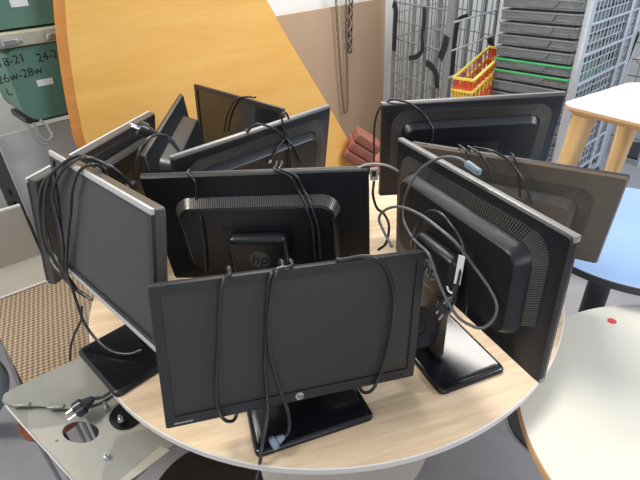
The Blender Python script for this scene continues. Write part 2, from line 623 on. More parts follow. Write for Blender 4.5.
    if vents:
        bm = bmesh.new()
        # build matching outer/inner points by sector
        pairs = []
        mcount = 58
        xo, xi = W / 2 - ix - 0.042, W / 2 - ix - wx - 0.032
        zo, zi = H / 2 - it, H / 2 - it - wt
        for k in range(mcount + 1):
            u = -1 + 2 * k / mcount
            pairs.append((Vector((xo * u, 0, zo)), Vector((xi * u + 0, 0, zi))))
        for s in (-1, 1):
            co = Vector((s * xo, 0, zo - 0.042))
            ci = Vector((s * xi, 0, zi - 0.032))
            for k in range(1, 15):
                a = R(90 - 90 * k / 14)
                dvec = Vector((s * math.cos(a), 0, math.sin(a)))
                pairs.append((co + dvec * 0.042, ci + dvec * 0.032))
            for k in range(1, 26 if style == 'band' else 1):
                zz = k * 0.0052
                pairs.append((co + Vector((s * 0.042, 0, -zz)), ci + Vector((s * 0.032, 0, -zz))))
        for a, c in pairs:
            a = a + Vector((0, u1 + 0.0008, 0))
            c = c + Vector((0, u2 + 0.0008, 0))
            bar(bm, a, c, 0.0030, 0.0050 if style == 'band' else 0.0034, up=(0, 1, 0))
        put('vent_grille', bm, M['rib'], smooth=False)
    # VESA hub, neck, base
    hubz = -0.035
    y_hub = t_edge + bump
    if hub:
        bm = bmesh.new()
        box(bm, (0, y_hub - 0.002, hubz), (0.165, 0.006, 0.15), bevel=0.002)
        box(bm, (0, y_hub + 0.018, hubz), (0.136, 0.036, 0.118), bevel=0.016, seg=4)
        hb = put('stand_head', bm, M[shell])
        if logo_back:
            bm = bmesh.new()
            cyl(bm, (0.0, y_hub + 0.0355, hubz), (0, y_hub + 0.0366, hubz), 0.024, seg=40)
            lg = put('emblem', bm, M['logo'], parent=hb)
            tag(lg, 'round grey hp emblem')
            T = TL @ Matrix.Translation((0, y_hub + 0.0369, hubz)) @ Matrix(((-1, 0, 0, 0), (0, 0, 1, 0), (0, 1, 0, 0), (0, 0, 0, 1)))
            text_mesh('emblem_letters', 'hp', 0.042, M['blackgloss'], hb, T, 0.0003, 0.25)
    if logo_front:
        bm = bmesh.new()
        cyl(bm, (0, 0.0004, -H / 2 + chin / 2), (0, -0.0006, -H / 2 + chin / 2), 0.0085, seg=32)
        tag(put('emblem', bm, M['logo_bright']), 'small round silver hp emblem')
        T = TL @ Matrix.Translation((0, -0.0008, -H / 2 + chin / 2)) @ Matrix(((1, 0, 0, 0), (0, 0, -1, 0), (0, 1, 0, 0), (0, 0, 0, 1)))
        text_mesh('emblem_letters', 'hp', 0.014, M['bezel'], root, T, 0.0002, 0.25)
        bm = bmesh.new()
        for k in range(13):
            box(bm, (-W / 2 + 0.016 + k * 0.0027, -0.0001, -H / 2 + 0.0075), (0.0017, 0.0006, 0.0022 + 0.0008 * (k % 3)))
        tag(put('model_print', bm, M['logo_bright'], smooth=False), 'tiny pale model lettering')
        bm = bmesh.new()
        for k in range(5):
            box(bm, (W / 2 - 0.03 - k * 0.016, -0.0002, -H / 2 + 0.009), (0.005, 0.0012, 0.0025), bevel=0.0004, seg=1)
        put('button_row', bm, M['blackgloss'], smooth=False)
    # neck in upright frame
    top = TL @ Vector((0, y_hub + 0.01 - neck_in, hubz))
    by0, by1, hw0, hw1 = base
    yb = base_shift + top.y + 0.004
    bm = bmesh.new()
    nx = 0.040
    box(bm, ((top.x) / 2, yb, (top.z + 0.02) / 2 + 0.01), (2 * nx, 0.022, top.z - 0.0), bevel=0.006, seg=3)
    smooth_angle(link('neck', bm, M['housing'], root))
    # slab base
    bm = bmesh.new()
    poly = []
    cs = [(hw0, by0), (hw1, by1), (-hw1, by1), (-hw0, by0)]
    rr = 0.016
    P = [Vector((c[0], c[1] + base_shift)) for c in cs]
    for i in range(4):
        p0, p1, p2 = P[i - 1], P[i], P[(i + 1) % 4]
        d0 = (p0 - p1).normalized(); d2 = (p2 - p1).normalized()
        a, c = p1 + d0 * rr, p1 + d2 * rr
        for k in range(6):
            u = k / 5
            poly.append((a * (1 - u) ** 2 + p1 * 2 * u * (1 - u) + c * u * u))
    cen = sum(poly, Vector((0, 0))) / len(poly)
    lay = [(1.0, 0.0005), (1.0, 0.007), (0.985, 0.010), (0.93, 0.0125), (0.90, 0.0115), (0.0, 0.0125)]
    RG = [[bm.verts.new((cen.x + (p.x - cen.x) * s, cen.y + (p.y - cen.y) * s, z)) for p in poly] for s, z in lay[:-1]]
    n = len(poly)
    for i in range(len(RG) - 1):
        for k in range(n):
            bm.faces.new((RG[i][k], RG[i][(k + 1) % n], RG[i + 1][(k + 1) % n], RG[i + 1][k]))
    bm.faces.new(RG[0][::-1]); bm.faces.new(RG[-1])
    smooth_angle(link('base', bm, M['blackgloss'], root), 50)
    return root


monitor('A', rim='bezel', label='black widescreen monitor nearest the camera, dark screen facing the viewer with cables over it', logo_front=True, chin=0.022)
monitor('B', 'black monitor back in the middle of the table, round hp emblem on its stand', rim='bezel', style='ledge', inset=(0.056, 0.045, 0.066), logo_back=True, t_edge=0.018)
monitor('C', 'silver-trimmed monitor with dark grey screen turned left, cable bundle over its corner', bezel='silver', t_edge=0.030,
        screen='screen_grey', shell='housing', bump=0.022, base=(-0.10, 0.10, 0.105, 0.105))
monitor('D', 'leftmost monitor seen from behind, its thin silver front line along the top', bezel='silver', t_edge=0.026, shell='housing', bump=0.024, base=(-0.06, 0.08, 0.12, 0.11))
monitor('E', 'dark monitor seen nearly edge-on between the leftmost monitor and the tilted ones', t_edge=0.012, bump=0.045, vents=False, style='ledge', inset=(0.05, 0.05, 0.05), base=(-0.05, 0.10, 0.12, 0.11))
monitor('F', 'monitor at the back whose screen faces left and mirrors the orange tabletop', t_edge=0.018, screen='screen_gloss', shell='black')
monitor('G', rim='bezel', strip='silvergrey', strip_d=0.01, label='back of a monitor with silver top line and shiny ribbed vents, behind the middle one', bezel='silver', t_edge=0.018, base=(-0.06, 0.09, 0.11, 0.10))
monitor('H', rim='bezel', strip='silvergrey', strip_d=0.008, label='back of the rearmost right-hand monitor in front of the grey tray stack', bezel='silver', t_edge=0.02, base=(-0.12, 0.055, 0.11, 0.11))
monitor('I', 'monitor back with a warm reflection painted on its rim, overhanging the table edge beside the blue table', t_edge=0.014, shell='greybrown', rim='bronze', inset=(0.05, 0.045, 0.055), base=(-0.04, 0.09, 0.105, 0.10))
J = monitor('J', rim='bezel', strip='silvergrey', strip_d=0.0125, label='large monitor seen from behind at the right, silver top edge and curved row of vents', bezel='silver', t_edge=0.015, base=(-0.055, 0.115, 0.125, 0.12), bump=0.034, logo_back=True)


jw = MTX['J'][0]
dc = aty(417, 327, 0.80)
bm = bmesh.new()
dn = (CAM - dc).normalized() + Vector((0, 0, 0.5))
dn.normalize()
cyl(bm, dc - dn * 0.005, dc + dn * 0.005, 0.048, seg=48)
cyl(bm, dc + dn * 0.005, dc + dn * 0.009, 0.020, 0.018, seg=32)
bar(bm, dc, dc + Vector((0.03, 0.015, -0.035)), 0.02, 0.012)
bmesh.ops.transform(bm, matrix=J.matrix_basis.inverted(), verts=bm.verts)
smooth_angle(link('swivel_disc', bm, M['blackgloss'], J))

# ================================================================ CABLES
def onM(key, px, py, y=0.0):
    Tm = MTX[key][0]
    P = Tm @ Vector((0, y, 0))
    n = (Tm.to_3x3() @ Vector((0, 1, 0))).normalized()
    return atplane(px, py, P, n)


def loc(key, x, y, z):
    """panel-local point; x, z as offsets from the panel centre"""
    return MTX[key][0] @ Vector((x, y, z))


def topx(key, px, py, y):
    """point on the top edge of a monitor below the given pixel"""
    Tm, W, H = MTX[key]
    p = Tm.inverted() @ onM(key, px, py, y)
    return p.x


def over(key, px, py, ys, dz=0.004):
    """points that climb over the top edge at depth offsets ys"""
    Tm, W, H = MTX[key]
    x = topx(key, px, py, ys[0])
    out = []
    for i, y in enumerate(ys):
        out.append(Tm @ Vector((x, y, H / 2 + dz)))
    return out


def plug_mesh(root, p, d, m='cable', size=1.0, pins=True):
    """round two-pin power plug pointing along d"""
    d = Vector(d).normalized()
    bm = bmesh.new()
    s = size
    cyl(bm, p - d * 0.022 * s, p, 0.006 * s, 0.013 * s, 16)
    cyl(bm, p, p + d * 0.018 * s, 0.017 * s, 0.0175 * s, 20)
    bmesh.ops.bevel(bm, geom=[e for e in bm.edges if e.calc_face_angle(0) > 1.0], offset=0.002, segments=2, affect='EDGES')
    pl = smooth_angle(link('plug', bm, M[m], root))
    if pins:
        side = d.cross(Vector((0, 0, 1)))
        if side.length < 0.1: side = Vector((1, 0, 0))
        side.normalize()
        for k in (-1, 1):
            bm = bmesh.new()
            cyl(bm, p + d * 0.017 * s + side * 0.0095 * k * s, p + d * 0.036 * s + side * 0.0095 * k * s, 0.0024 * s, seg=10)
            smooth_angle(link('pin', bm, M['metal'], pl))


def cable(label, pts, r=0.0036, m='cable', name='power_cable', group=None, extra=None):
    root = empty(name, pts[0])
    tag(root, label, 'cable', group)
    inv = Matrix.Translation(-Vector(pts[0]))
    bm = bmesh.new()
    tube(bm, pts, r)
    o = smooth_angle(link('cord', bm, M[m], root), 60)
    if extra:
        extra(root)
    # everything was written in world space; bring children into the root frame
    for ch in list(root.children):
        ch.matrix_parent_inverse = inv.copy()
    return root


GA = 'cables hanging over the monitors'
# --- over the nearest monitor (A)
f = -0.005
cable('black cable loop over the left part of the nearest screen, passing under its bottom edge',
      [loc('A', topx('A', 232, 266, 0.02), 0.05, 0.08)] + over('A', 228, 267, [0.022, 0.004], 0.005) +
      [onM('A', x, y, f) for x, y in [(222, 284), (219, 312), (218, 350), (216, 385), (218, 408)]] +
      [onM('A', 225, 420, -0.012), onM('A', 234, 420, 0.012), onM('A', 238, 408, 0.04)], group=GA)
cable('black cable down the middle of the nearest screen, running off the front of the table',
      [loc('A', topx('A', 283, 258, 0.02), 0.05, 0.07)] + over('A', 280, 260, [0.022, 0.004], 0.005) +
      [onM('A', x, y, f) for x, y in [(271, 275), (267, 300), (266, 335), (265, 365), (267, 395)]] +
      [onM('A', 267, 418, -0.03), atz(262, 447, TH + 0.03), atz(260, 462, TH + 0.006), atz(257, 472, TH - 0.07), atz(252, 500, TH - 0.2)], group=GA)


def pl_a(root):
    p = atz(277, 441, TH + 0.028)
    d = (atz(268, 447, TH + 0.024) - p)
    plug_mesh(root, p, d, 'blueplug', 0.75, pins=False)


cable('black cable ending in a blue-grey connector on the nearest monitor base',
      [loc('A', topx('A', 292, 256, 0.02), 0.05, 0.08)] + over('A', 289, 258, [0.022, 0.004], 0.0045) +
      [onM('A', x, y, f - 0.004) for x, y in [(277, 272), (270, 300), (268, 332), (272, 362), (281, 392)]] +
      [onM('A', 288, 412, -0.02), atz(289, 430, TH + 0.03), atz(284, 437, TH + 0.029), atz(279, 440, TH + 0.028)], group=GA, extra=pl_a)
cable('black cable loop over the right part of the nearest screen',
      over('A', 338, 254, [0.012, 0.002], 0.0045) + over('A', 360, 250, [0.006], 0.0045) + over('A', 374, 252, [-0.003], 0.003) +
      [onM('A', x, y, f) for x, y in [(386, 268), (393, 288), (393, 315), (388, 345), (380, 374)]] +
      [onM('A', 372, 390, -0.008), onM('A', 363, 392, 0.008), onM('A', 358, 384, 0.03)], group=GA)
# --- middle monitor (B), seen from behind: back is at +y local
cable('thin black cable hanging down the left of the middle monitor back',
      over('B', 190, 172, [0.0, 0.015], 0.004) + [onM('B', x, y, v) for x, y, v in [(195, 182, 0.025), (197, 200, 0.026), (201, 222, 0.054), (205, 245, 0.054), (207, 275, 0.054)]], r=0.003, group=GA)
for k, lb in enumerate(('doubled black cable crossing the right side of the middle monitor back, right strand',
                        'doubled black cable crossing the right side of the middle monitor back, left strand')):
    dx = -5 * k
    cable(lb, over('B', 283 + dx, 168, [-0.02, 0.0, 0.014], 0.005) +
          [onM('B', x + dx, y + k, v) for x, y, v in [(296, 176, 0.024), (304, 190, 0.028), (312, 208, 0.05), (318, 228, 0.055), (320, 258, 0.055)]], r=0.0031, group=GA)
# --- G
cable('dark cable arching across the back of the tilted vented monitor',
      over('G', 246, 129, [0.0, 0.01], 0.004) + [onM('G', x, y, v) for x, y, v in [(257, 124, 0.024), (272, 128, 0.027), (284, 137, 0.028), (295, 149, 0.052), (302, 164, 0.055)]], r=0.003, group=GA)
cable('black cable knotted over the top edge of the tilted vented monitor',
      [onM('G', x, y, v) for x, y, v in [(289, 119, 0.024), (286, 113, 0.022), (282, 115, 0.024), (283, 126, 0.026), (287, 138, 0.028), (290, 152, 0.054), (291, 168, 0.055)]], r=0.003, group=GA)


def tip_g(root):
    bm = bmesh.new()
    a, b_ = onM('G', 271, 160, 0.054), onM('G', 269, 163, 0.054)
    cyl(bm, a, b_, 0.0036, 0.003, 12)
    tag(link('cable_tip', bm, M['paper'], root), 'white cable tip')


cable('short cable end with white tip lying on the tilted vented monitor back',
      [onM('G', x, y, v) for x, y, v in [(288, 134, 0.03), (283, 141, 0.034), (277, 149, 0.05), (271, 160, 0.054)]], r=0.0028, group=GA, extra=tip_g)
# --- F
cable('black cable loop hung over the top of the rear monitor with the mirrored orange screen',
      over('F', 256, 101, [0.03, 0.02], 0.003) + over('F', 248, 98, [0.005], 0.006) + [onM('F', x, y, -0.006) for x, y in [(237, 99), (230, 108), (226, 120), (224, 132)]], r=0.0032, group=GA)


# --- plug on top between D and E
def plug_d(root):
    p = aty(147, 131, 1.17)
    d = aty(136, 127, 1.16) - p
    plug_mesh(root, p, d, 'cable', 1.15)


cable('black cable with a two-pin plug resting above the leftmost monitor corner',
      [aty(x, y, v) for x, y, v in [(150, 132, 1.175), (160, 134, 1.20), (170, 141, 1.20), (178, 150, 1.18), (184, 160, 1.15)]], r=0.0038, group=GA, extra=plug_d)
cable('black cable loop hanging between the leftmost monitor and the edge-on one',
      [aty(x, y, v) for x, y, v in [(181, 153, 1.14), (170, 138, 1.16), (156, 135, 1.13), (145, 142, 1.09), (138, 156, 1.07), (136, 172, 1.07)]], r=0.0034, group=GA)

# --- bundle over C's far corner
y0 = -0.008


def seqC(front, back):
    return [onM('C', x, y, v) for x, y, v in back] + [onM('C', x, y, v) for x, y, v in front]


GC = 'cable bundle over the left monitor corner'
cable('outermost black strand of the cable bundle over the left monitor corner',
      seqC([(78, 156, 0.01), (68, 160, -0.004), (55, 170, -0.02), (44, 182, -0.03), (39.5, 200, -0.035), (40, 222, -0.03), (43, 240, -0.02), (48, 254, -0.012), (58, 271, -0.010), (70, 284, 0.0), (92, 300, 0.02)],
           [(135, 190, 0.10), (116, 170, 0.06), (94, 159, 0.035)]), group=GC)
cable('second strand of the cable bundle, close beside the outermost one',
      seqC([(76, 158, 0.008), (64, 163, -0.004), (53, 172, -0.014), (47, 187, -0.018), (45, 202, -0.018), (46, 225, -0.014), (52, 250, -0.012), (63, 269, -0.008), (76, 288, 0.008)],
           [(120, 176, 0.07), (100, 162, 0.035)]), group=GC)
cable('third strand of the cable bundle, crossing the dark screen corner',
      seqC([(84, 158, 0.006), (72, 162, -0.003), (62.5, 170, y0), (55, 184, y0), (53.5, 200, y0), (59, 225, y0), (63.5, 248, y0), (64, 271, y0), (74, 288, 0.0), (86, 297, 0.02)],
           [(104, 170, 0.05), (96, 161, 0.03)]), group=GC)
cable('innermost strand of the cable bundle, curving down onto the left monitor base',
      seqC([(83, 168, -0.001), (76.5, 176, y0), (72, 192, y0), (70.5, 214, y0), (68.7, 228, y0), (67, 252, y0), (67, 273, y0), (72, 288, y0)],
           [(108, 178, 0.05), (101, 167, 0.032), (92, 164.5, 0.010)]) +
      [onM('C', 77, 303, -0.002), atz(83, 320, TH + 0.07), atz(91, 333, TH + 0.045), atz(102, 345, TH + 0.028), atz(114, 352, TH + 0.020), atz(129, 354, TH + 0.020), atz(142, 350, TH + 0.028)], group=GC)


def plug_floor(root):
    p = PLG
    plug_mesh(root, p, Vector((-0.75, -0.5, -0.25)), 'cable', 1.15)


# --- H
cable('black cable hanging over the left edge of the rearmost right-hand monitor',
      [onM('H', 374, 163, 0.0), onM('H', 374, 140, 0.0), onM('H', 375, 122, 0.0), onM('H', 380, 108, 0.0)] + over('H', 390, 100, [0.004], 0.006) + over('H', 402, 99, [0.014], 0.006) +
      [onM('H', x, y, v) for x, y, v in [(414, 106, 0.027), (427, 118, 0.03), (433, 130, 0.056), (431, 146, 0.056)]], r=0.0032, group=GA)
# --- I
for lb, pp in (('short black cable bent over the monitor beside the blue table, left of three', [(459, 147), (466, 151), (471, 162), (473, 178)]),
               ('black cable over the monitor beside the blue table, second from the left', [(468, 146), (480, 154), (489, 167), (494, 184)]),
               ('longest black cable curving down the back of the monitor beside the blue table', [(474, 147), (492, 151), (509, 161), (524, 182), (532, 204)]),
               ('short black cable looped over the right part of the monitor beside the blue table', [(510, 157), (514, 157), (518, 170), (520, 197)])):
    pts = over('I', pp[0][0], pp[0][1], [-0.004], 0.006) + [onM('I', pp[1][0], pp[1][1], 0.020)] + [onM('I', x, y, 0.030 + 0.022 * (i > 0)) for i, (x, y) in enumerate(pp[2:])]
    cable(lb, pts, r=0.0033, group=GA)


# --- J long loop with tag and connector
def exJ(root):
    a, b_ = onM('J', 480, 173, 0.012), onM('J', 466, 163, 0.014)
    bm = bmesh.new()
    bar(bm, a, b_, 0.012, 0.012)
    bmesh.ops.bevel(bm, geom=list(bm.edges), offset=0.002, segments=2, affect='EDGES')
    tag(link('connector', bm, M['blueplug'], root), 'silver-grey ribbed connector')


cable('long thin grey cable making a wide loop over the back of the large right monitor',
      [onM('J', x, y, v) for x, y, v in [(470, 165, 0.014), (457, 158, 0.02), (440, 158, 0.03), (422, 168, 0.04), (410, 185, 0.055), (404, 203, 0.06), (404, 220, 0.07), (413, 238, 0.10),
                                         (427, 252, 0.12), (432, 262, 0.12), (438, 280, 0.12), (448, 302, 0.115), (458, 317, 0.105), (470, 325, 0.09), (482, 328, 0.075), (493, 320, 0.062), (497, 306, 0.058), (490, 289, 0.058), (473, 265, 0.07), (457, 244, 0.105),
                                         (436, 226, 0.115), (419, 214, 0.115), (401, 207, 0.12), (387, 209, 0.13), (379, 218, 0.13), (384, 232, 0.13), (392, 247, 0.13)]], r=0.0030, m='cable_grey', group=GA, extra=exJ)


def tagJ(root):
    bm = bmesh.new()
    a, b_ = onM('J', 462, 256, 0.09), onM('J', 457, 284, 0.09)
    bar(bm, a, b_, 0.012, 0.0016, up=(0.5, 0.8, 0.2))
    tag(link('paper_tag', bm, M['paper'], root), 'white paper tag')
    bm = bmesh.new()
    tube(bm, [onM('J', x, y, 0.09) for x, y in [(447, 286), (449, 291), (453, 294), (452, 297)]], 0.0022, 6)
    tag(link('cable_tie', bm, M['paper'], root), 'white cable tie')
    p = onM('J', 447, 304, 0.10)
    plug_mesh(root, p, onM('J', 441, 312, 0.11) - p, 'cable', 0.95)


cable('black cable coiled round the right monitor stand with a white paper tag and plug',
      [onM('J', x, y, v) for x, y, v in [(411, 246, 0.11), (416, 227, 0.09), (427, 212, 0.075), (438, 212, 0.07), (450, 223, 0.07), (460, 238, 0.07), (464, 250, 0.075), (462, 262, 0.085), (459, 278, 0.09), (455, 292, 0.09), (450, 300, 0.10)]],
      r=0.0028, group=GA, extra=tagJ)


# grey display cable over the middle monitor's right corner
def exW(root):
    bm = bmesh.new()
    a, b_ = onM('B', 374, 168, 0.016), onM('B', 374, 180, 0.02)
    bar(bm, a, b_, 0.017, 0.008, up=(0, 1, 0))
    bmesh.ops.bevel(bm, geom=list(bm.edges), offset=0.0015, segments=2, affect='EDGES')
    c = tag(link('connector', bm, M['cable_white'], root), 'white square display connector')
    bm = bmesh.new()
    bar(bm, onM('B', 374, 171, 0.022), onM('B', 374, 176, 0.0235), 0.008, 0.006, up=(0, 1, 0))
    tag(link('connector_opening', bm, M['blackgloss'], c), 'dark connector opening')


cable('pale grey display cable with white connector at the right corner of the middle monitor',
      [onM('B', x, y, v) for x, y, v in [(358, 168, 0.006), (366, 165, 0.004), (376, 164, 0.0), (388, 166, -0.01), (398, 171, -0.03)]], r=0.0028, m='cable_white', name='display_cable', group=GA, extra=exW)
cable('tangled dark cable hanging below the white display connector',
      [onM('B', x, y, v) for x, y, v in [(374, 181, 0.02), (373, 195, 0.03), (377, 208, 0.03), (384, 214, 0.03), (389, 226, 0.04), (386, 243, 0.05), (378, 250, 0.05)]], r=0.003, group=GA)

# ================================================================ RIGHT HAND TABLES
WTZ = CAMZ - 0.90
t = empty('round_table', (0.827, 0.602, 0))
tag(t, 'round cream-white table in the right foreground with a red dot sticker', 'table')
bm = bmesh.new(); disc(bm, (0, 0), 0.414, WTZ - 0.022, WTZ, 128)
link('tabletop', bm, M['creamlam'], t)
bm = bmesh.new()
seg = 128
rg = [[bm.verts.new((r * math.cos(2 * math.pi * k / seg), r * math.sin(2 * math.pi * k / seg), z)) for k in range(seg)] for r, z in ((0.4145, WTZ - 0.022), (0.416, WTZ - 0.020), (0.416, WTZ - 0.003), (0.4145, WTZ - 0.0005))]
for i in range(3):
    for k in range(seg):
        bm.faces.new((rg[i][k], rg[i][(k + 1) % seg], rg[i + 1][(k + 1) % seg], rg[i + 1][k]))
tag(link('edge_band', bm, M['birch_edge'], t), 'thin brown edge band')
bm = bmesh.new(); cyl(bm, (0, 0, 0.02), (0, 0, WTZ - 0.022), 0.035, seg=28)
smooth_angle(link('column', bm, M['darkedge'], t))
bm = bmesh.new(); disc(bm, (0, 0), 0.23, 0, 0.012); cyl(bm, (0, 0, 0.012), (0, 0, 0.03), 0.1, 0.045, 28)
link('base_plate', bm, M['darkedge'], t)
st = atz(612, 321, WTZ + 0.0007)
bm = bmesh.new(); disc(bm, (st.x, st.y), 0.011, WTZ + 0.0002, WTZ + 0.0012, 32)
tag(link('sticker', bm, M['red']), 'small round red sticker on the cream-white table', 'sticker')

BTZ = CAMZ - 0.84
pa, pb = atz(575.6, 268, BTZ), atz(640, 289, BTZ)
rr_ = 0.335
mid = (pa + pb) / 2; hd = (pb - pa).length / 2
nn = Vector((-(pb - pa).y, (pb - pa).x, 0)).normalized()
if nn.y < 0: nn = -nn
bc = mid + nn * math.sqrt(rr_ ** 2 - hd ** 2)
t = empty('round_table', (bc.x, bc.y, 0))
tag(t, 'blue-topped round table with dark edge behind the cream-white one', 'table')
bm = bmesh.new(); disc(bm, (0, 0), rr_ - 0.002, BTZ - 0.02, BTZ, 112)
link('tabletop', bm, M['bluelam'], t)
bm = bmesh.new()
rg = [[bm.verts.new((r * math.cos(2 * math.pi * k / seg), r * math.sin(2 * math.pi * k / seg), z)) for k in range(seg)] for r, z in ((rr_ - .0018, BTZ - 0.024), (rr_ + .001, BTZ - 0.022), (rr_ + .001, BTZ - 0.001), (rr_ - .0018, BTZ + 0.0005))]
for i in range(3):
    for k in range(seg):
        bm.faces.new((rg[i][k], rg[i][(k + 1) % seg], rg[i + 1][(k + 1) % seg], rg[i + 1][k]))
tag(link('edge_band', bm, M['darkedge'], t), 'dark grey edge band')
lp = atz(604, 285, BTZ - 0.03)
bm = bmesh.new()
cyl(bm, (lp.x - bc.x + 0.03, lp.y - bc.y + 0.06, 0.02), (lp.x - bc.x + 0.03, lp.y - bc.y + 0.06, BTZ - 0.02), 0.032, seg=28)
smooth_angle(link('column', bm, M['darkedge'], t))
bm = bmesh.new(); disc(bm, (lp.x - bc.x + 0.03, lp.y - bc.y + 0.06), 0.16, 0, 0.012)
link('base_plate', bm, M['darkedge'], t)

# small high wood table, upper right
SZ = CAMZ - 0.68
A0 = atz(559, 104, SZ)
e1 = (atz(640, 124, SZ) - A0).normalized()
e2 = Vector((-e1.y, e1.x, 0))
t = empty('wooden_table', (A0.x, A0.y, 0), (0, 0, math.atan2(e1.y, e1.x)))
tag(t, 'light wooden table with white top and tapered legs at the upper right', 'table')
Lx, Ly = 0.72, 0.60
bm = bmesh.new()
poly = rrect(Lx, Ly, 0.07, 8, Lx / 2, Ly / 2)
prism(bm, poly, SZ - 0.002, SZ + 0.001)
link('top_laminate', bm, M['whitelam'], t)
bm = bmesh.new()
lay = [(0.955, -0.034), (1.0, -0.012), (1.0, -0.0022)]
RG = [[bm.verts.new((Lx / 2 + (p[0] - Lx / 2) * (s if s == 1 else 1 - 0.02 / (Lx / 2)), Ly / 2 + (p[1] - Ly / 2) * (s if s == 1 else 1 - 0.02 / (Ly / 2)), SZ + z)) for p in poly] for s, z in lay]
n = len(poly)
for i in range(2):
    for k in range(n):
        bm.faces.new((RG[i][k], RG[i][(k + 1) % n], RG[i + 1][(k + 1) % n], RG[i + 1][k]))
bm.faces.new(RG[0][::-1]); bm.faces.new(RG[-1])
smooth_angle(link('tabletop', bm, M['birch_edge'], t))
for (lx, ly) in ((0.085, 0.085), (Lx - 0.085, 0.085), (0.085, Ly - 0.085), (Lx - 0.085, Ly - 0.085)):
    bm = bmesh.new()
    sx_, sy_ = (1 if lx > Lx / 2 else -1), (1 if ly > Ly / 2 else -1)
    top = rrect(0.090, 0.090, 0.024, 4, lx, ly)
    bot = rrect(0.045, 0.045, 0.014, 4, lx + sx_ * 0.06, ly + sy_ * 0.06)
    a = [bm.verts.new((p[0], p[1], SZ - 0.033)) for p in top]
    b_ = [bm.verts.new((p[0], p[1], 0)) for p in bot]
    for k in range(len(a)):
        bm.faces.new((a[k], a[(k + 1) % len(a)], b_[(k + 1) % len(a)], b_[k]))
    bm.faces.new(a); bm.faces.new(b_[::-1])
    smooth_angle(link('leg', bm, M['birch'], t))

# dark disc foot of a further table
dp = atz(645, 151, 0.012)
t = empty('pedestal_table', (dp.x, dp.y, 0))
tag(t, 'dark round table foot on the floor behind the wooden legs', 'table')
bm = bmesh.new(); disc(bm, (0, 0), 0.2, 0, 0.012, 48); link('base_plate', bm, M['darkedge'], t)
bm = bmesh.new(); cyl(bm, (0, 0, 0.012), (0, 0, 0.68), 0.03, seg=20); smooth_angle(link('column', bm, M['darkedge'], t))
bm = bmesh.new(); disc(bm, (0, 0), 0.24, 0.68, 0.705, 64); link('tabletop', bm, M['whitelam'], t)

# ================================================================ UPRIGHT ORANGE TABLETOP
SP = Vector((-1.05, 1.62, 0)); SA = 42.0
sd = Vector((math.cos(R(SA)), math.sin(R(SA)), 0)); sn = Vector((-math.sin(R(SA)), math.cos(R(SA)), 0))
t = empty('oval_tabletop', SP, (0, 0, R(SA)))
tag(t, 'big orange wooden oval tabletop standing on edge behind the monitors', 'tabletop')


def slab_uv(px, py):
    p = atplane(px, py, SP, sn)
    return ((p - SP).dot(sd), p.z)


Lc = [slab_uv(*q) for q in [(65, 0), (66.5, 25), (69, 50), (74, 85), (80, 118), (88, 148)]]
Rc = [slab_uv(*q) for q in [(357, 160), (344, 133), (325, 100), (302, 62), (282, 28), (266, 0)]]
ul, zl = Lc[-1]; ur, zr = Rc[0]
low = [(ul + 0.05, zl - 0.25), (ul + 0.16, zl - 0.45), (ul + 0.34, 0.10), (ul + 0.55, 0.03), (ur - 0.45, 0.03), (ur - 0.2, 0.12), (ur - 0.02, zr - 0.12)]
high = [(Rc[-1][0] - 0.11, Rc[-1][1] + 0.13), (Rc[-1][0] - 0.30, Rc[-1][1] + 0.26), (Lc[0][0] + 0.34, Lc[0][1] + 0.33), (Lc[0][0] + 0.12, Lc[0][1] + 0.22), (Lc[0][0] + 0.02, Lc[0][1] + 0.1)]
ol = [Vector((u, 0, z)) for u, z in (Lc + low + Rc + high)]
sm = spline(ol + [ol[0]], 5)[:-1]
mi = min(p.z for p in sm)
sm = [Vector((p.x, 0, max(p.z, 0.03))) for p in sm]
bm = bmesh.new()
n = len(sm)
f0 = [bm.verts.new((p.x, 0, p.z)) for p in sm]
f1 = [bm.verts.new((p.x, 0.026, p.z)) for p in sm]
bm.faces.new(f0); bm.faces.new(f1[::-1])
for k in range(n): bm.faces.new((f0[k], f0[(k + 1) % n], f1[(k + 1) % n], f1[k]))
link('board', bm, M['beech'], t)
bm = bmesh.new()
cen = sum(sm, Vector((0, 0, 0))) / n
cols = []
for k in range(n):
    d = sm[(k + 1) % n] - sm[k - 1]
    nr = Vector((d.z, 0, -d.x)).normalized()
    if nr.dot(sm[k] - cen) < 0: nr = -nr
    ch = 1.0 if sm[k].x < cen.x else 0.15
    cols.append([sm[k] + Vector((0, 0.0005, 0)), sm[k] + nr * 0.002 + Vector((0, 0.001, 0)), sm[k] + nr * 0.030 * ch + Vector((0, 0.018, 0)), sm[k] + nr * 0.030 * ch + Vector((0, 0.024, 0)), sm[k] + Vector((0, 0.0255, 0))])
VV = [[bm.verts.new(v) for v in c] for c in cols]
for k in range(n):
    for i in range(4):
        bm.faces.new((VV[k][i], VV[(k + 1) % n][i], VV[(k + 1) % n][i + 1], VV[k][i + 1]))
tag(smooth_angle(link('edge_band', bm, M['beech_edge'], t), 60), 'darker orange edge band')
# support feet that hold it upright
for u in (ul + 0.55, ur - 0.45):
    bm = bmesh.new()
    bar(bm, (u, -0.1, 0.016), (u, 0.2, 0.016), 0.05, 0.03)
    link('foot', bm, M['rack'], t)

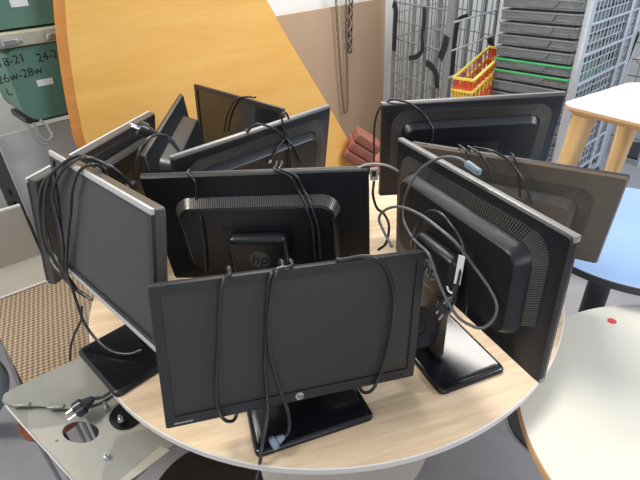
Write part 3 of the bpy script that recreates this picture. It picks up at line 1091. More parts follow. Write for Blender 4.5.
# ================================================================ BOARD AND CHAINS ON THE BACK WALL
n_ = wn
BP = Vector((WP.x, WP.y, 0)) - wn * 0.05
t1 = atplane(250, 20, BP, wn); t2 = atplane(386, 0, BP, wn)
s1 = (t1 - BP).dot(wdir); s2 = (t2 - BP).dot(wdir)
hz = (t1.z + t2.z) / 2 + 0.005
bm = bmesh.new()
T = Matrix.Translation(BP) @ Matrix.Rotation(R(WD), 4, 'Z')
box(bm, ((s1 - 0.9 + s2) / 2, 0.008, hz / 2 + 0.002), (s2 - s1 + 0.9, 0.012, hz - 0.004), T, bevel=0.002)
tag(link('hardboard_sheet', bm, M['hardboard']), 'large plain brown board leaning upright against the white wall', 'board')


def chain(label, pts, pitch, r, w):
    bm = bmesh.new()
    path = spline(pts, 30)
    acc = 0; last = path[0]; k = 0
    pos = [(path[0], (path[1] - path[0]).normalized())]
    for p, q in zip(path, path[1:]):
        acc += (q - p).length
        if acc >= pitch:
            pos.append((q, (q - p).normalized())); acc = 0
    for i, (p, d) in enumerate(pos):
        side = d.cross(wn if i % 2 else wn.cross(d)).normalized()
        L = pitch * 0.62
        loop = []
        for a in range(12):
            th = 2 * math.pi * a / 12
            loop.append(p + d * math.sin(th) * L + side * math.cos(th) * w)
        loop.append(loop[0])
        # simple swept ring
        tube(bm, loop, r, 5, 1)
    o = smooth_angle(link('chain', bm, M['chain']), 60)
    return o


CP = BP - wn * 0.03


def cpx(x, y): return atplane(x, y, CP, wn)


c = chain('thin', [cpx(335.5, -14), cpx(337, 20), cpx(340, 65), cpx(343, 105), cpx(345, 113), cpx(347.5, 105), cpx(347, 60), cpx(346, 20), cpx(346, -14)], 0.021, 0.0028, 0.0075)
tag(c, 'thin chain hanging in a long loop in front of the brown board', 'chain')
c = chain('thick', [cpx(351, -12), cpx(350.5, 20), cpx(350, 54)], 0.034, 0.0055, 0.014)
tag(c, 'short thick chain hanging beside the thin looped chain', 'chain')
bm = bmesh.new()
pA = atplane(330, -16, CP, wn); pB = atplane(358, -16, CP, wn)
cyl(bm, pA + wn * 0.0, pB, 0.008, seg=12)
for p in (pA, pB): cyl(bm, p, p + wn * 0.075, 0.007, seg=12)
tag(link('hanging_rail', bm, M['rack']), 'dark rail on the wall that carries the two chains', 'rail')

# reddish things on the floor by the board
pc = atwall(360, 172, BP - wn * 0.42, WD)
T = Matrix.Translation((pc.x + 0.1, pc.y, 0)) @ Matrix.Rotation(R(30), 4, 'Z')
pz = aty(368, 160, pc.y).z
bm = bmesh.new()
box(bm, (0.10, 0.02, pz / 2), (0.40, 0.32, pz), T, bevel=0.03, seg=4)
pouf = tag(smooth_angle(link('upholstered_stool', bm, M['pink'])), 'dusty pink upholstered stool on the floor under the brown board', 'stool')
cp = aty(361, 141, pc.y - 0.10)
bm = bmesh.new()
T = Matrix.Translation((cp.x, cp.y, pz + 0.12)) @ Matrix.Rotation(R(0), 4, 'Z') @ Matrix.Rotation(R(35), 4, 'Y')
for k in range(3):
    box(bm, (0, 0, (k - 1) * 0.061), (0.17, 0.15, 0.058), T, bevel=0.012, seg=3)
tag(smooth_angle(link('folded_cushion', bm, M['brick'])), 'red-brown ridged cushion lying tilted on the pink stool', 'cushion')

# ================================================================ ROLL CAGES, TRAY STACK, BASKETS
def vline(bm, p, z0, z1, r): cyl(bm, (p.x, p.y, z0), (p.x, p.y, z1), r, seg=8)


def mesh_panel(bm, a, b, z0, z1, nv, nh, rv=0.0025, rh=0.003):
    for k in range(1, nv):
        p = a.lerp(b, k / nv)
        cyl(bm, (p.x, p.y, z0), (p.x, p.y, z1), rv, seg=6)
    for k in range(nh + 1):
        z = z0 + (z1 - z0) * k / nh
        cyl(bm, (a.x, a.y, z), (b.x, b.y, z), rh, seg=6)


P0 = aty(448, 45, 2.95); P0.z = 0
c1 = P0
a1 = R(112); L1 = 0.60
c0 = c1 + Vector((math.cos(a1), math.sin(a1), 0)) * L1
a2 = R(47); L2 = 0.62
c2 = c1 + Vector((math.cos(a2), math.sin(a2), 0)) * L2
c3 = c0 + (c2 - c1)
cage = empty('roll_cage', (c1.x, c1.y, 0))
tag(cage, 'wire roll cage left of the grey tray stack, black straps on its mesh', 'roll cage', 'wire roll cages')
INV = Matrix.Translation(-Vector((c1.x, c1.y, 0)))


def cg(name, bm, m, root, label=None, inv=None):
    bmesh.ops.transform(bm, matrix=inv or INV, verts=bm.verts)
    o = smooth_angle(link(name, bm, m, root))
    if label: o['label'] = label
    return o


bm = bmesh.new()
HT = 1.75
mesh_panel(bm, c0, c1, 0.2, HT, 10, 14, 0.0042, 0.0048)
cg('mesh_panel', bm, M['zinc'], cage)
bm = bmesh.new()
mesh_panel(bm, c0, c3, 0.2, HT, 7, 10, 0.0028, 0.003)
cg('mesh_panel', bm, M['zinc'], cage)
bm = bmesh.new()
mesh_panel(bm, c3, c2, 0.2, HT, 12, 12, 0.004, 0.0042)
cg('mesh_panel', bm, M['zinc'], cage)
for u in (0.3, 0.55, 0.8):
    bm = bmesh.new(); vline(bm, c3.lerp(c2, u), 0.12, HT + 0.05, 0.012); cg('upright', bm, M['zinc'], cage)
bm = bmesh.new()
for k in range(11):
    z = 0.2 + k * 0.155
    cyl(bm, (c1.x, c1.y, z), (c2.x, c2.y, z), 0.006, seg=8)
cg('rung_panel', bm, M['zincblue'], cage, 'side panel of thick bright rungs')
for p, r_ in ((c0, 0.013), (c1, 0.021), (c2, 0.012), (c3, 0.012)):
    bm = bmesh.new(); vline(bm, p, 0.12, HT + 0.05, r_); cg('post', bm, M['zinc'], cage)
for u in (0.36, 0.60, 0.80):
    p = c0.lerp(c1, u) + Vector((0.01, 0.02, 0)); bm = bmesh.new(); vline(bm, p, 0.12, HT + 0.05, 0.010 if u != 0.8 else 0.014); cg('upright', bm, M['zinc'], cage)
bm = bmesh.new()
ctr = (c0 + c2) / 2
for a, b_ in ((c0, c1), (c1, c2), (c2, c3), (c3, c0), (c0.lerp(c1, .5), c3.lerp(c2, .5))):
    bar(bm, (a.x, a.y, 0.13), (b_.x, b_.y, 0.13), 0.03)
cg('base_frame', bm, M['zinc'], cage)
for p in (c0, c1, c2, c3):
    bm = bmesh.new(); q = p.lerp(ctr, 0.12); cyl(bm, (q.x - 0.012, q.y, 0.055), (q.x + 0.012, q.y, 0.055), 0.055, seg=20)
    cyl(bm, (q.x, q.y, 0.06), (q.x, q.y, 0.13), 0.01, seg=8)
    cg('caster', bm, M['rack'], cage)

# second cage, further in, seen through the first (between the wall and tray stack)
# black straps
C1A = 112 - 180


def strap(label, px_pts, w, P, ang, off=-0.02):
    bm = bmesh.new()
    a = R(ang)
    nrm = Vector((-math.sin(a), math.cos(a), 0))
    if nrm.dot(P - CAM) < 0: nrm = -nrm
    pts = spline([atplane(x, y, P + nrm * off, nrm) for x, y in px_pts], 6)
    L = []
    for i, p in enumerate(pts):
        d = (pts[min(i + 1, len(pts) - 1)] - pts[max(i - 1, 0)]).normalized()
        s = d.cross(nrm).normalized()
        L.append([bm.verts.new(p + s * w / 2 - nrm * 0.002), bm.verts.new(p - s * w / 2 - nrm * 0.002), bm.verts.new(p - s * w / 2 + nrm * 0.002), bm.verts.new(p + s * w / 2 + nrm * 0.002)])
    for i in range(len(L) - 1):
        for k in range(4):
            bm.faces.new((L[i][k], L[i][(k + 1) % 4], L[i + 1][(k + 1) % 4], L[i + 1][k]))
    bm.faces.new(L[0]); bm.faces.new(L[-1][::-1])
    o = link('strap', bm, M['strap'])
    return tag(o, label, 'strap', 'black straps hung on the cages')


strap('broad black strap hanging at the left end of the roll cage mesh', [(393, 4), (396, 9), (395, 30), (394, 51)], 0.045, c1, 112)
strap('twisted black strap hanging from a cage upright', [(424, 7), (424, 20), (422, 36), (422, 50), (416, 57), (409, 58)], 0.030, c1, 112)
strap('short black strap wrapped on the cage mesh lower middle', [(426, 63), (431, 66), (436, 74), (437, 88)], 0.04, c1, 112)
strap('black strap slanting beside the main cage post', [(447, 36), (444, 48), (440, 59)], 0.05, c1, 112)
strap('curved black strap behind the bright rungs', [(468, 16), (459, 20), (456, 32), (454, 50), (452, 78)], 0.03, c1 + Vector((0.1, 0.15, 0)), 20, 0.05)
strap('small black strap tuft behind the rungs next to the tray stack', [(489, 38), (492, 46), (496, 56)], 0.035, c2 + Vector((0, 0, 0)), -45, -0.02)

# shopping baskets inside the cage
def basket(label, m, z0, k):
    root = empty('shopping_basket', (0, 0, 0))
    tag(root, label, 'basket', 'nested shopping baskets in the cage')
    dd = Vector((math.cos(a2), math.sin(a2), 0)); nn2 = Vector((-dd.y, dd.x, 0))
    o = c1 + dd * 0.04 - nn2 * 0.165 + Vector((0, 0, z0))
    L, D, Hh = 0.46, 0.13, 0.26
    bm = bmesh.new()
    def P_(u, v, z):
        s = 0.02 * (1 - z / Hh)
        return o + dd * (s + u * (L - 2 * s)) + nn2 * (s + v * (D - 2 * s)) + Vector((0, 0, z + 0.10 * u))
    for (v) in (0, 1):
        for i in range(10): bar(bm, P_(i / 9, v, 0), P_(i / 9, v, Hh), 0.008)
        for j in range(4): bar(bm, P_(0, v, Hh * j / 3), P_(1, v, Hh * j / 3), 0.006)
    for u in (0, 1):
        for i in range(8): bar(bm, P_(u, i / 7, 0), P_(u, i / 7, Hh), 0.009)
        for j in range(6): bar(bm, P_(u, 0, Hh * j / 5), P_(u, 1, Hh * j / 5), 0.009)
    for i in range(7): bar(bm, P_(0, i / 6, 0), P_(1, i / 6, 0), 0.009)
    link('basket_body', bm, m, root)
    bm = bmesh.new()
    for v in (0, 1): bar(bm, P_(-0.02, v, Hh), P_(1.02, v, Hh), 0.013)
    for u in (0, 1): bar(bm, P_(u, -0.02, Hh), P_(u, 1.02, Hh), 0.013)
    r_o = link('rim', bm, M['yellowb'] if k == 0 else m, root)
    root.location = (o.x, o.y, z0)
    for ch in root.children: ch.matrix_parent_inverse = Matrix.Translation(-Vector((o.x, o.y, z0)))


top_target = aty(455, 78, 2.95).z
stepz = 0.088
nb = int((top_target - 0.26 - 0.146) / stepz)
bnames = ['topmost orange-red lattice basket with yellow rim beside the cage post', 'yellow lattice basket nested just under the topmost one', 'orange-red lattice basket third from the top of the nest', 'yellow lattice basket fourth from the top of the nest']
stepz = (top_target - 0.26 - 0.146) / 6
for i in range(7):
    lb = bnames[i] if i < 4 else ('%s lattice basket %s from the top of the nest' % (('orange-red', 'yellow')[i % 2], ('fifth', 'sixth', 'seventh')[i - 4]))
    basket(lb, M[('orangeb', 'yellowb')[i % 2]], top_target - 0.26 - stepz * i, i)

# tray stack
ta = -50.0
TP = aty(494, 60, 3.05); TP.z = 0
tdir = Vector((math.cos(R(ta)), math.sin(R(ta)), 0))
tend = atplane(572, 60, TP, Vector((-tdir.y, tdir.x, 0)))
TW = (tend - TP).dot(tdir)
tn = Vector((-tdir.y, tdir.x, 0))  # pointing away from the camera?
if tn.dot(TP - CAM) < 0: tn = -tn
TD = 0.38
TPITCH = 0.066
print('TRAY width', TW, 'pos', TP)


def tray_mesh():
    bm = bmesh.new()
    h = 0.050
    box(bm, (TW / 2, TD / 2, 0.027), (TW - 0.008, TD - 0.008, 0.052), bevel=0.002)
    box(bm, (TW / 2, TD / 2, 0.049), (TW, TD, 0.010), bevel=0.002)
    box(bm, (TW / 2, TD / 2, 0.060), (TW - 0.09, TD - 0.09, 0.012))
    for i in range(22):
        x = 0.03 + i * (TW - 0.06) / 21
        if i in (0, 1, 20, 21): box(bm, (x, 0.006, h / 2), (0.006, 0.010, h * 0.8))
    for i in range(12):
        y = 0.02 + i * (TD - 0.04) / 11
        for xx in (0.006, TW - 0.006):
            bar(bm, (xx, y - 0.012, 0.004), (xx, y + 0.012, 0.046), 0.005)
    for z in (0.016, 0.034):
        box(bm, (TW / 2, 0.004, z), (TW - 0.016, 0.006, 0.003))
    return bm


def tray_handle():
    bm = bmesh.new()
    c = TW / 2
    prism(bm, [(c - 0.10, 0.043), (c - 0.075, 0.012), (c + 0.075, 0.012), (c + 0.10, 0.043)], 0, 0.008,
          Matrix(((1, 0, 0, 0), (0, 0, 1, -0.003), (0, 1, 0, 0), (0, 0, 0, 1))))
    return bm


yaw_t = math.atan2(tdir.y, tdir.x)
# local y must point away from camera
if Vector((-tdir.y, tdir.x, 0)).dot(TP - CAM) < 0:
    yflip = True
else:
    yflip = False
print('yflip', yflip)
dolly = empty('tray_dolly', (TP.x, TP.y, 0), (0, 0, yaw_t))
tag(dolly, 'low wheeled dolly under the grey tray stack', 'dolly')
bm = bmesh.new(); box(bm, (TW / 2, TD / 2, 0.115), (TW, TD, 0.03), bevel=0.004); link('deck', bm, M['rack'], dolly)
for x in (0.06, TW - 0.06):
    for y in (0.06, TD - 0.06):
        bm = bmesh.new(); cyl(bm, (x - 0.015, y, 0.05), (x + 0.015, y, 0.05), 0.05, seg=20); cyl(bm, (x, y, 0.06), (x, y, 0.1), 0.012, seg=8)
        link('caster', bm, M['rack'], dolly)
NT = 21
zg = aty(500, 58, 3.05).z  # where the green tray rims sit
gi = round((zg - 0.132 - 0.05) / TPITCH)
tr0 = empty('storage_tray', (TP.x, TP.y, 0.132), (0, 0, yaw_t))
body0 = link('tray_body', tray_mesh(), M['tray'], tr0)
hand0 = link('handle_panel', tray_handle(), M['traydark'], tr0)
trays = [tr0]
for i in range(1, NT):
    c = tr0.copy(); COL.objects.link(c)
    for ch in (body0, hand0):
        d = ch.copy(); COL.objects.link(d); d.parent = c
    trays.append(c)
for i, c in enumerate(trays):
    c.location = (TP.x + tn.x * random.uniform(0, 0.004), TP.y + tn.y * random.uniform(0, .004), 0.132 + i * TPITCH)
    dist = i - gi
    if dist in (0, -1):
        lb = 'upper green-rimmed tray in the grey stack' if dist == 0 else 'lower green-rimmed tray in the grey stack'
    elif dist > 0:
        lb = 'grey tray just above the green-rimmed ones' if dist == 1 else ('grey tray number %s above the green-rimmed pair in the stack' % ['two', 'three', 'four', 'five', 'six', 'seven', 'eight', 'nine', 'ten', 'eleven'][dist - 2])
    else:
        lb = 'grey tray just below the green-rimmed ones' if dist == -2 else 'grey tray number %s below the green-rimmed pair in the stack' % ['two', 'three', 'four', 'five', 'six', 'seven', 'eight', 'nine', 'ten', 'eleven', 'twelve', 'thirteen', 'fourteen', 'fifteen', 'sixteen', 'seventeen'][-dist - 3]
    tag(c, lb, 'tray', 'grey trays stacked on the dolly')
    if dist in (0, -1):
        bm = bmesh.new()
        for (cx, cy, sx_, sy_) in ((TW / 2, 0.0, TW + 0.004, 0.01), (TW / 2, TD, TW + 0.004, 0.01), (0, TD / 2, 0.01, TD), (TW, TD / 2, 0.01, TD)):
            box(bm, (cx, cy, 0.049), (sx_, sy_, 0.0115), bevel=0.002)
        g = link('rim', bm, M['traygreen'], c)
        g['label'] = 'bright green rim'

# a second stack right behind the first one
ordn = ['lowest', 'second', 'third', 'fourth', 'fifth', 'sixth', 'seventh', 'eighth', 'ninth', 'tenth', 'eleventh', 'twelfth', 'thirteenth', 'fourteenth', 'fifteenth', 'sixteenth', 'seventeenth', 'eighteenth', 'nineteenth', 'twentieth', 'topmost']
SP2 = TP + tn * (TD + 0.03)
d2 = dolly.copy(); COL.objects.link(d2); d2.location = (SP2.x, SP2.y, 0)
tag(d2, 'low wheeled dolly under the rear tray stack', 'dolly')
for ch in list(dolly.children):
    e_ = ch.copy(); COL.objects.link(e_); e_.parent = d2
for i in range(NT):
    c = tr0.copy(); COL.objects.link(c)
    for ch in (body0, hand0):
        d = ch.copy(); COL.objects.link(d); d.parent = c
    c.location = (SP2.x, SP2.y, 0.132 + i * TPITCH)
    tag(c, 'grey tray seen end-on behind the bright rungs, %s of the rear stack' % (ordn[i] if i in (0, 20) else ordn[i] + ' from the bottom'), 'tray', 'grey trays of the rear stack')

# right cage round the tray stacks
Q1 = TP + tdir * (TW + 0.055) - tn * 0.05
Q1.z = 0
b2 = R(42)
Q2 = Q1 + Vector((math.cos(b2), math.sin(b2), 0)) * 0.80
wq = TW + 0.12
Q3 = Q2 - tdir * wq
Q0 = Q1 - tdir * wq
nin = Vector((math.sin(b2), -math.cos(b2), 0))
cage2 = empty('roll_cage', (Q1.x, Q1.y, 0))
tag(cage2, 'bright wire roll cage round the grey tray stacks, behind the wooden table', 'roll cage', 'wire roll cages')
INV2 = Matrix.Translation(-Vector((Q1.x, Q1.y, 0)))
bm = bmesh.new()
for k in range(11):
    z = 0.2 + k * 0.155
    cyl(bm, (Q1.x, Q1.y, z), (Q2.x, Q2.y, z), 0.0075, seg=8)
cg('rung_panel', bm, M['zincblue'], cage2, 'side panel of thick bright rungs', INV2)
bm = bmesh.new(); mesh_panel(bm, Q1 - nin * 0.014, Q2 - nin * 0.014, 0.2, HT, 15, 30, 0.0035, 0.0035); cg('mesh_panel', bm, M['zincblue'], cage2, None, INV2)  # added bright mesh, imitates daylight on the tray sides
for p, r_ in ((Q1, 0.022), (Q2, 0.016), (Q3, 0.013), (Q1.lerp(Q2, 0.8), 0.012)):
    bm = bmesh.new(); vline(bm, p, 0.12, HT + 0.05, r_); cg('post', bm, M['zincblue'], cage2, None, INV2)
bm = bmesh.new()
for a, b_ in ((Q1, Q2), (Q2, Q3)):
    bar(bm, (a.x, a.y, 0.115), (b_.x, b_.y, 0.115), 0.025)
cg('base_frame', bm, M['zincblue'], cage2, None, INV2)
for p in (Q1, Q2, Q3):
    bm = bmesh.new(); cyl(bm, (p.x - 0.012, p.y, 0.05), (p.x + 0.012, p.y, 0.05), 0.05, seg=20)
    cyl(bm, (p.x, p.y, 0.06), (p.x, p.y, 0.13), 0.01, seg=8)
    cg('caster', bm, M['rack'], cage2, None, INV2)
# clip and strap on right cage
bm = bmesh.new()
pc2 = atplane(611, 57, Q1 - nin * 0.03, nin)
box(bm, (0, 0, 0), (0.04, 0.03, 0.05), Matrix.Translation(pc2) @ Matrix.Rotation(b2, 4, 'Z'), bevel=0.006)
tag(link('clip', bm, M['strap']), 'black plastic clip on the right roll cage rungs', 'clip')
strap('wide dark strap slanting on the far right cage post', [(639, 33), (632, 50), (625, 68), (621, 82)], 0.06, Q2 - nin * 0.04, 46, -0.03)
# another plain cage behind at far right
Q4 = Q2 + Vector((0.25, 0.35, 0)); Q5 = Q4 + Vector((math.cos(R(-44)), math.sin(R(-44)), 0)) * 1.0
cage3 = empty('roll_cage', (Q4.x, Q4.y, 0))
tag(cage3, 'rearmost roll cage at the far right edge, only posts and rungs showing', 'roll cage', 'wire roll cages')
INV3 = Matrix.Translation(-Vector((Q4.x, Q4.y, 0)))
bm = bmesh.new(); mesh_panel(bm, Q4, Q5, 0.2, HT, 14, 14, 0.003, 0.005); cg('mesh_panel', bm, M['zinc'], cage3, None, INV3)
for u in (0, 0.25, 0.5, 0.75, 1):
    p = Q4.lerp(Q5, u); bm = bmesh.new(); vline(bm, p, 0.0, HT + 0.05, 0.014); cg('post', bm, M['zincblue'], cage3, None, INV3)

# ================================================================ LEFT SIDE: CRATES, RACK, PANEL
GP = Vector((WP.x, WP.y, 0)) - wn * 0.40 
GA_ = 42.0
gd = Vector((math.cos(R(GA_)), math.sin(R(GA_)), 0)); gn = Vector((-gd.y, gd.x, 0))
GP = aty(30, 70, 1.80); GP.z = 0


def gpl(px, py): return atplane(px, py, GP, gn)


def guv(px, py):
    p = gpl(px, py); return ((p - GP).dot(gd), p.z)


uL, zt = guv(-4, 40); uR, _ = guv(92, 40); _, zb1 = guv(30, 122); _, zs = guv(30, 30)
_, zs2 = guv(30, 46)
print('crate', uL, uR, zt, zb1)


def crate(label, z0, z1, u0, u1, words, labels_px):
    root = empty('metal_crate', (GP.x, GP.y, 0), (0, 0, R(GA_)))
    tag(root, label, 'crate', 'green metal crates on the rack')
    bm = bmesh.new()
    prism(bm, rrect(u1 - u0, z1 - z0, 0.055, 6, (u0 + u1) / 2, (z0 + z1) / 2), 0, 0.26, Matrix(((1, 0, 0, 0), (0, 0, 1, 0), (0, 1, 0, 0), (0, 0, 0, 1))))
    smooth_angle(link('body', bm, M['green'], root))
    for w, px, py, s in words:
        u, z = guv(px, py)
        T = Matrix.Translation((u, -0.0015, z)) @ Matrix.Rotation(R(-4), 4, 'Y') @ Matrix(((1, 0, 0, 0), (0, 0, -1, 0), (0, 1, 0, 0), (0, 0, 0, 1)))
        o = text_mesh('marking', w, s, M['ink'], root, T)
        o['label'] = 'black handwritten marking'
    for px, py in labels_px:
        u, z = guv(px, py)
        bm = bmesh.new(); box(bm, (u, -0.001, z), (0.055, 0.002, 0.022)); 
        tag(link('sticker', bm, M['paper'], root), 'small torn white sticker')
    return root


lowc = crate('green metal crate with handwritten numbers on the rack behind the orange tabletop', zb1, zs2 + 0.0, uL, uR,
             [('18-21', 11, 61, 0.040), ('24-2', 47, 56, 0.040), ('26w-28w', 20, 75, 0.040), ('L', 9, 92, 0.036)], [(45, 82)])
upc = crate('upper green metal crate at the top left corner of the picture', zs + 0.012, zs + 0.36, uL - 0.05, uR, [], [(19, 3)])
bm = bmesh.new()
box(bm, ((uL + uR) / 2, 0.12, (zs2 + zs) / 2 + 0.005), (uR - uL + 0.02, 0.30, (zs - zs2) * 0.95), bevel=0.006)
o = link('rim', bm, M['greenrim'], lowc); o['label'] = 'beige metal rim with latches'
for px in (6, 51):
    u, _ = guv(px, 40)
    bm = bmesh.new(); box(bm, (u, -0.035, (zs2 + zs) / 2), (0.05, 0.02, 0.022), bevel=0.004); box(bm, (u + 0.03, -0.04, (zs2 + zs) / 2), (0.02, 0.015, 0.014), bevel=0.003)
    link('latch', bm, M['metal'], lowc)
# shelf/rack with slotted uprights carrying the crates
rack = empty('slotted_rack', (GP.x, GP.y, 0), (0, 0, R(GA_)))
tag(rack, 'dark slotted steel rack at the left behind the monitors', 'rack')
u1_, _ = guv(16, 190)
for uu in (u1_ - 0.02, uR - 0.02):
    bm = bmesh.new()
    box(bm, (uu, 0.02, zb1 / 2 - 0.012), (0.045, 0.035, zb1 - 0.024))
    post = link('upright', bm, M['rack'], rack)
    bm = bmesh.new()
    for k in range(14):
        box(bm, (uu, 0.0015, 0.1 + k * 0.055), (0.010, 0.004, 0.026))
    link('slot_row', bm, M['blackgloss'], post)
bm = bmesh.new(); box(bm, ((uL + uR) / 2, 0.16, zb1 - 0.012), (uR - uL - 0.02, 0.2, 0.022)); link('shelf', bm, M['rack'], rack)
bm = bmesh.new(); box(bm, ((uL + u1_) / 2 - 0.1, 0.17, zb1 * 0.52), (0.4, 0.34, 0.02)); link('shelf', bm, M['rack'], rack)
bm = bmesh.new(); box(bm, (u1_ + 0.33, 0.10, zb1 / 2 - 0.02), (0.62, 0.01, zb1 - 0.06)); tag(link('back_panel', bm, M['wallgrey'], rack), 'plain grey sheet panel')
# white cable loop below the crate
cable('pale grey cable loop hanging under the green crate',
      [gpl(25, 122) - gn * 0.03, gpl(29, 132) - gn * 0.03, gpl(36, 140) - gn * 0.03, gpl(43, 142) - gn * 0.03, gpl(49, 136) - gn * 0.03, gpl(46, 126) - gn * 0.02, gpl(39, 119) - gn * 0.01], r=0.005, m='cable_white', name='hanging_cable')
cable('inner strand of the pale cable under the green crate',
      [gpl(31, 121) - gn * 0.035, gpl(35, 132) - gn * 0.035, gpl(41, 138) - gn * 0.035, gpl(47, 137) - gn * 0.035, gpl(50, 131) - gn * 0.03], r=0.005, m='cable_white', name='hanging_cable')

# beige folded metal panel standing on the bench
F0, F1 = atz(-30, 309, 0.474), atz(48, 280, 0.474)
pd = (F1 - F0).normalized(); pn = Vector((-pd.y, pd.x, 0))
if pn.y < 0: pn = -pn
PPt = F0 + pn * 0.075
f_a, f_b = atplane(-30, 284, PPt, pn), atplane(44, 249, PPt, pn)
zf = (f_a.z + f_b.z) / 2
t_a, t_b = atplane(-10, 220, PPt, pn), atplane(30, 199, PPt, pn)
zt2 = (t_a.z + t_b.z) / 2
root = empty('folded_metal_sheet', F0)
tag(root, 'beige folded metal panel standing on the checked bench left of the monitors', 'metal sheet')
PI_ = Matrix.Translation(-F0)
h0, h1 = PPt + pd * (-0.15), F1 + pn * 0.075 + pd * 0.015


def pslab(name, vs, off, m, lab=None):
    bm = bmesh.new()
    g0 = [bm.verts.new(v) for v in vs]; g1 = [bm.verts.new(v + off) for v in vs]
    bm.faces.new(g0); bm.faces.new(g1[::-1])
    for k in range(4): bm.faces.new((g0[k], g0[(k + 1) % 4], g1[(k + 1) % 4], g1[k]))
    bmesh.ops.transform(bm, matrix=PI_, verts=bm.verts)
    o = link(name, bm, m, root)
    if lab: o['label'] = lab
    return o


Z = lambda v, z: Vector((v.x, v.y, z))
pslab('face', [Z(h0, zf), Z(h1, zf), Z(h1, zt2), Z(h0, zt2)], pn * 0.012, M['beigemetal'])
pslab('lip', [Z(h0, zt2), Z(h1, zt2), Z(h1 + pn * 0.016, zt2), Z(h0 + pn * 0.016, zt2)], Vector((0, 0, 0.006)), M['whitelam'], 'pale top lip')
pslab('flange', [Z(h0, zf), Z(h1, zf), Z(F1, 0.474), Z(F0 + pd * -0.15, 0.474)], Vector((0, 0, -0.003)), M['beigemetal'])
pslab('flange_edge', [Z(F0 + pd * -0.15, 0.472), Z(F1, 0.472), Z(F1 - pn * 0.008, 0.472), Z(F0 + pd * -0.15 - pn * 0.008, 0.472)], Vector((0, 0, 0.005)), M['whitelam'])

# checked upholstered bench
SZc = 0.47
pts = [atz(-26, 300, SZc), atz(-1, 335, SZc), atz(20, 388, SZc), atz(85, 396, SZc), atz(118, 310, SZc), atz(96, 240, SZc), atz(-20, 262, SZc)]
root = empty('upholstered_bench', (0, 0, 0))
tag(root, 'bench seat in brown and beige checked weave left of the round table', 'bench')
bm = bmesh.new()
lo = [bm.verts.new(Vector((p.x, p.y, SZc - 0.07))) for p in pts]; hi = [bm.verts.new(p) for p in pts]
n = len(pts)
bm.faces.new(lo[::-1]); bm.faces.new(hi)
for k in range(n): bm.faces.new((lo[k], lo[(k + 1) % n], hi[(k + 1) % n], hi[k]))
bmesh.ops.bevel(bm, geom=[e for e in bm.edges], offset=0.012, segments=3, affect='EDGES')
smooth_angle(link('seat', bm, M['weave'], root))
bm = bmesh.new(); tube(bm, [p - Vector((0, 0, 0.006)) for p in pts[:3]], 0.006, 8, 2)
tag(link('piping', bm, M['piping'], root), 'grey piping')
cc = sum(pts, Vector((0, 0, 0))) / n
for p in (pts[0], pts[2], pts[3], pts[5]):
    v = p.lerp(cc, 0.25)
    bm = bmesh.new(); cyl(bm, (v.x, v.y, 0), (v.x, v.y, SZc - 0.068), 0.016, seg=16)
    smooth_angle(link('leg', bm, M['rack'], root))

# grey roll at the left edge
bm = bmesh.new()
a, b_ = atz(-30, 352, 0.36), atz(10, 398, 0.30)
pts = [atz(-30, 352, 0.33), atz(-16, 362, 0.33), atz(-3, 378, 0.30), atz(-6, 400, 0.22), atz(-22, 425, 0.05)]
tube(bm, pts, 0.036, 20, 8)
tag(smooth_angle(link('chair_tube', bm, M['greyfab'])), 'thick grey rounded tube at the left picture edge', 'tube')

# ================================================================ FOLDED SHEET METAL PLATE
PZ = 0.645
plate = empty('sheet_metal_plate', atz(60, 420, PZ))
tag(plate, 'folded grey sheet-metal plate with round holes under the left of the table', 'metal plate')
pinv = Matrix.Translation(-plate.location)
n_pl = Vector((0, 0, 1))


FOLD = atz(60, 407, PZ)


def ray_dir(p): return (p - CAM).normalized()


def hole_poly(cx, cy, rx, ry, seg=24, z=PZ):
    return [atz(cx + rx * math.cos(2 * math.pi * k / seg), cy + ry * math.sin(2 * math.pi * k / seg), z) for k in range(seg)]


outer_px = [(2, 401), (4, 394), (12, 389), (50, 371), (88, 353), (118, 375), (150, 395), (185, 420), (190, 436), (172, 448), (150, 466), (128, 486), (96, 500), (84, 492), (52, 456), (28, 430), (10, 411)]
bm = bmesh.new()
ov = [bm.verts.new(atz(x, y, PZ)) for x, y in outer_px]
oe = [bm.edges.new((ov[k], ov[(k + 1) % len(ov)])) for k in range(len(ov))]
H1 = hole_poly(80.5, 432, 18.5, 11); 
Cc = atz(127, 412, PZ)
H2 = [Cc + Vector((0.042 * math.cos(2 * math.pi * k / 24), 0.042 * math.sin(2 * math.pi * k / 24), 0)) for k in range(24)]
es = oe
for Hh in (H1, H2):
    hv = [bm.verts.new(p) for p in Hh]
    es += [bm.edges.new((hv[k], hv[(k + 1) % 24])) for k in range(24)]
for x, y in ((27, 386), (7.5, 397), (57, 441)):
    c_ = atz(x, y, PZ)
    hv = [bm.verts.new(c_ + Vector((0.0035 * math.cos(2 * math.pi * k / 10), 0.0035 * math.sin(2 * math.pi * k / 10), 0))) for k in range(10)]
    es += [bm.edges.new((hv[k], hv[(k + 1) % 10])) for k in range(10)]
bmesh.ops.triangle_fill(bm, use_beauty=True, use_dissolve=False, edges=es)
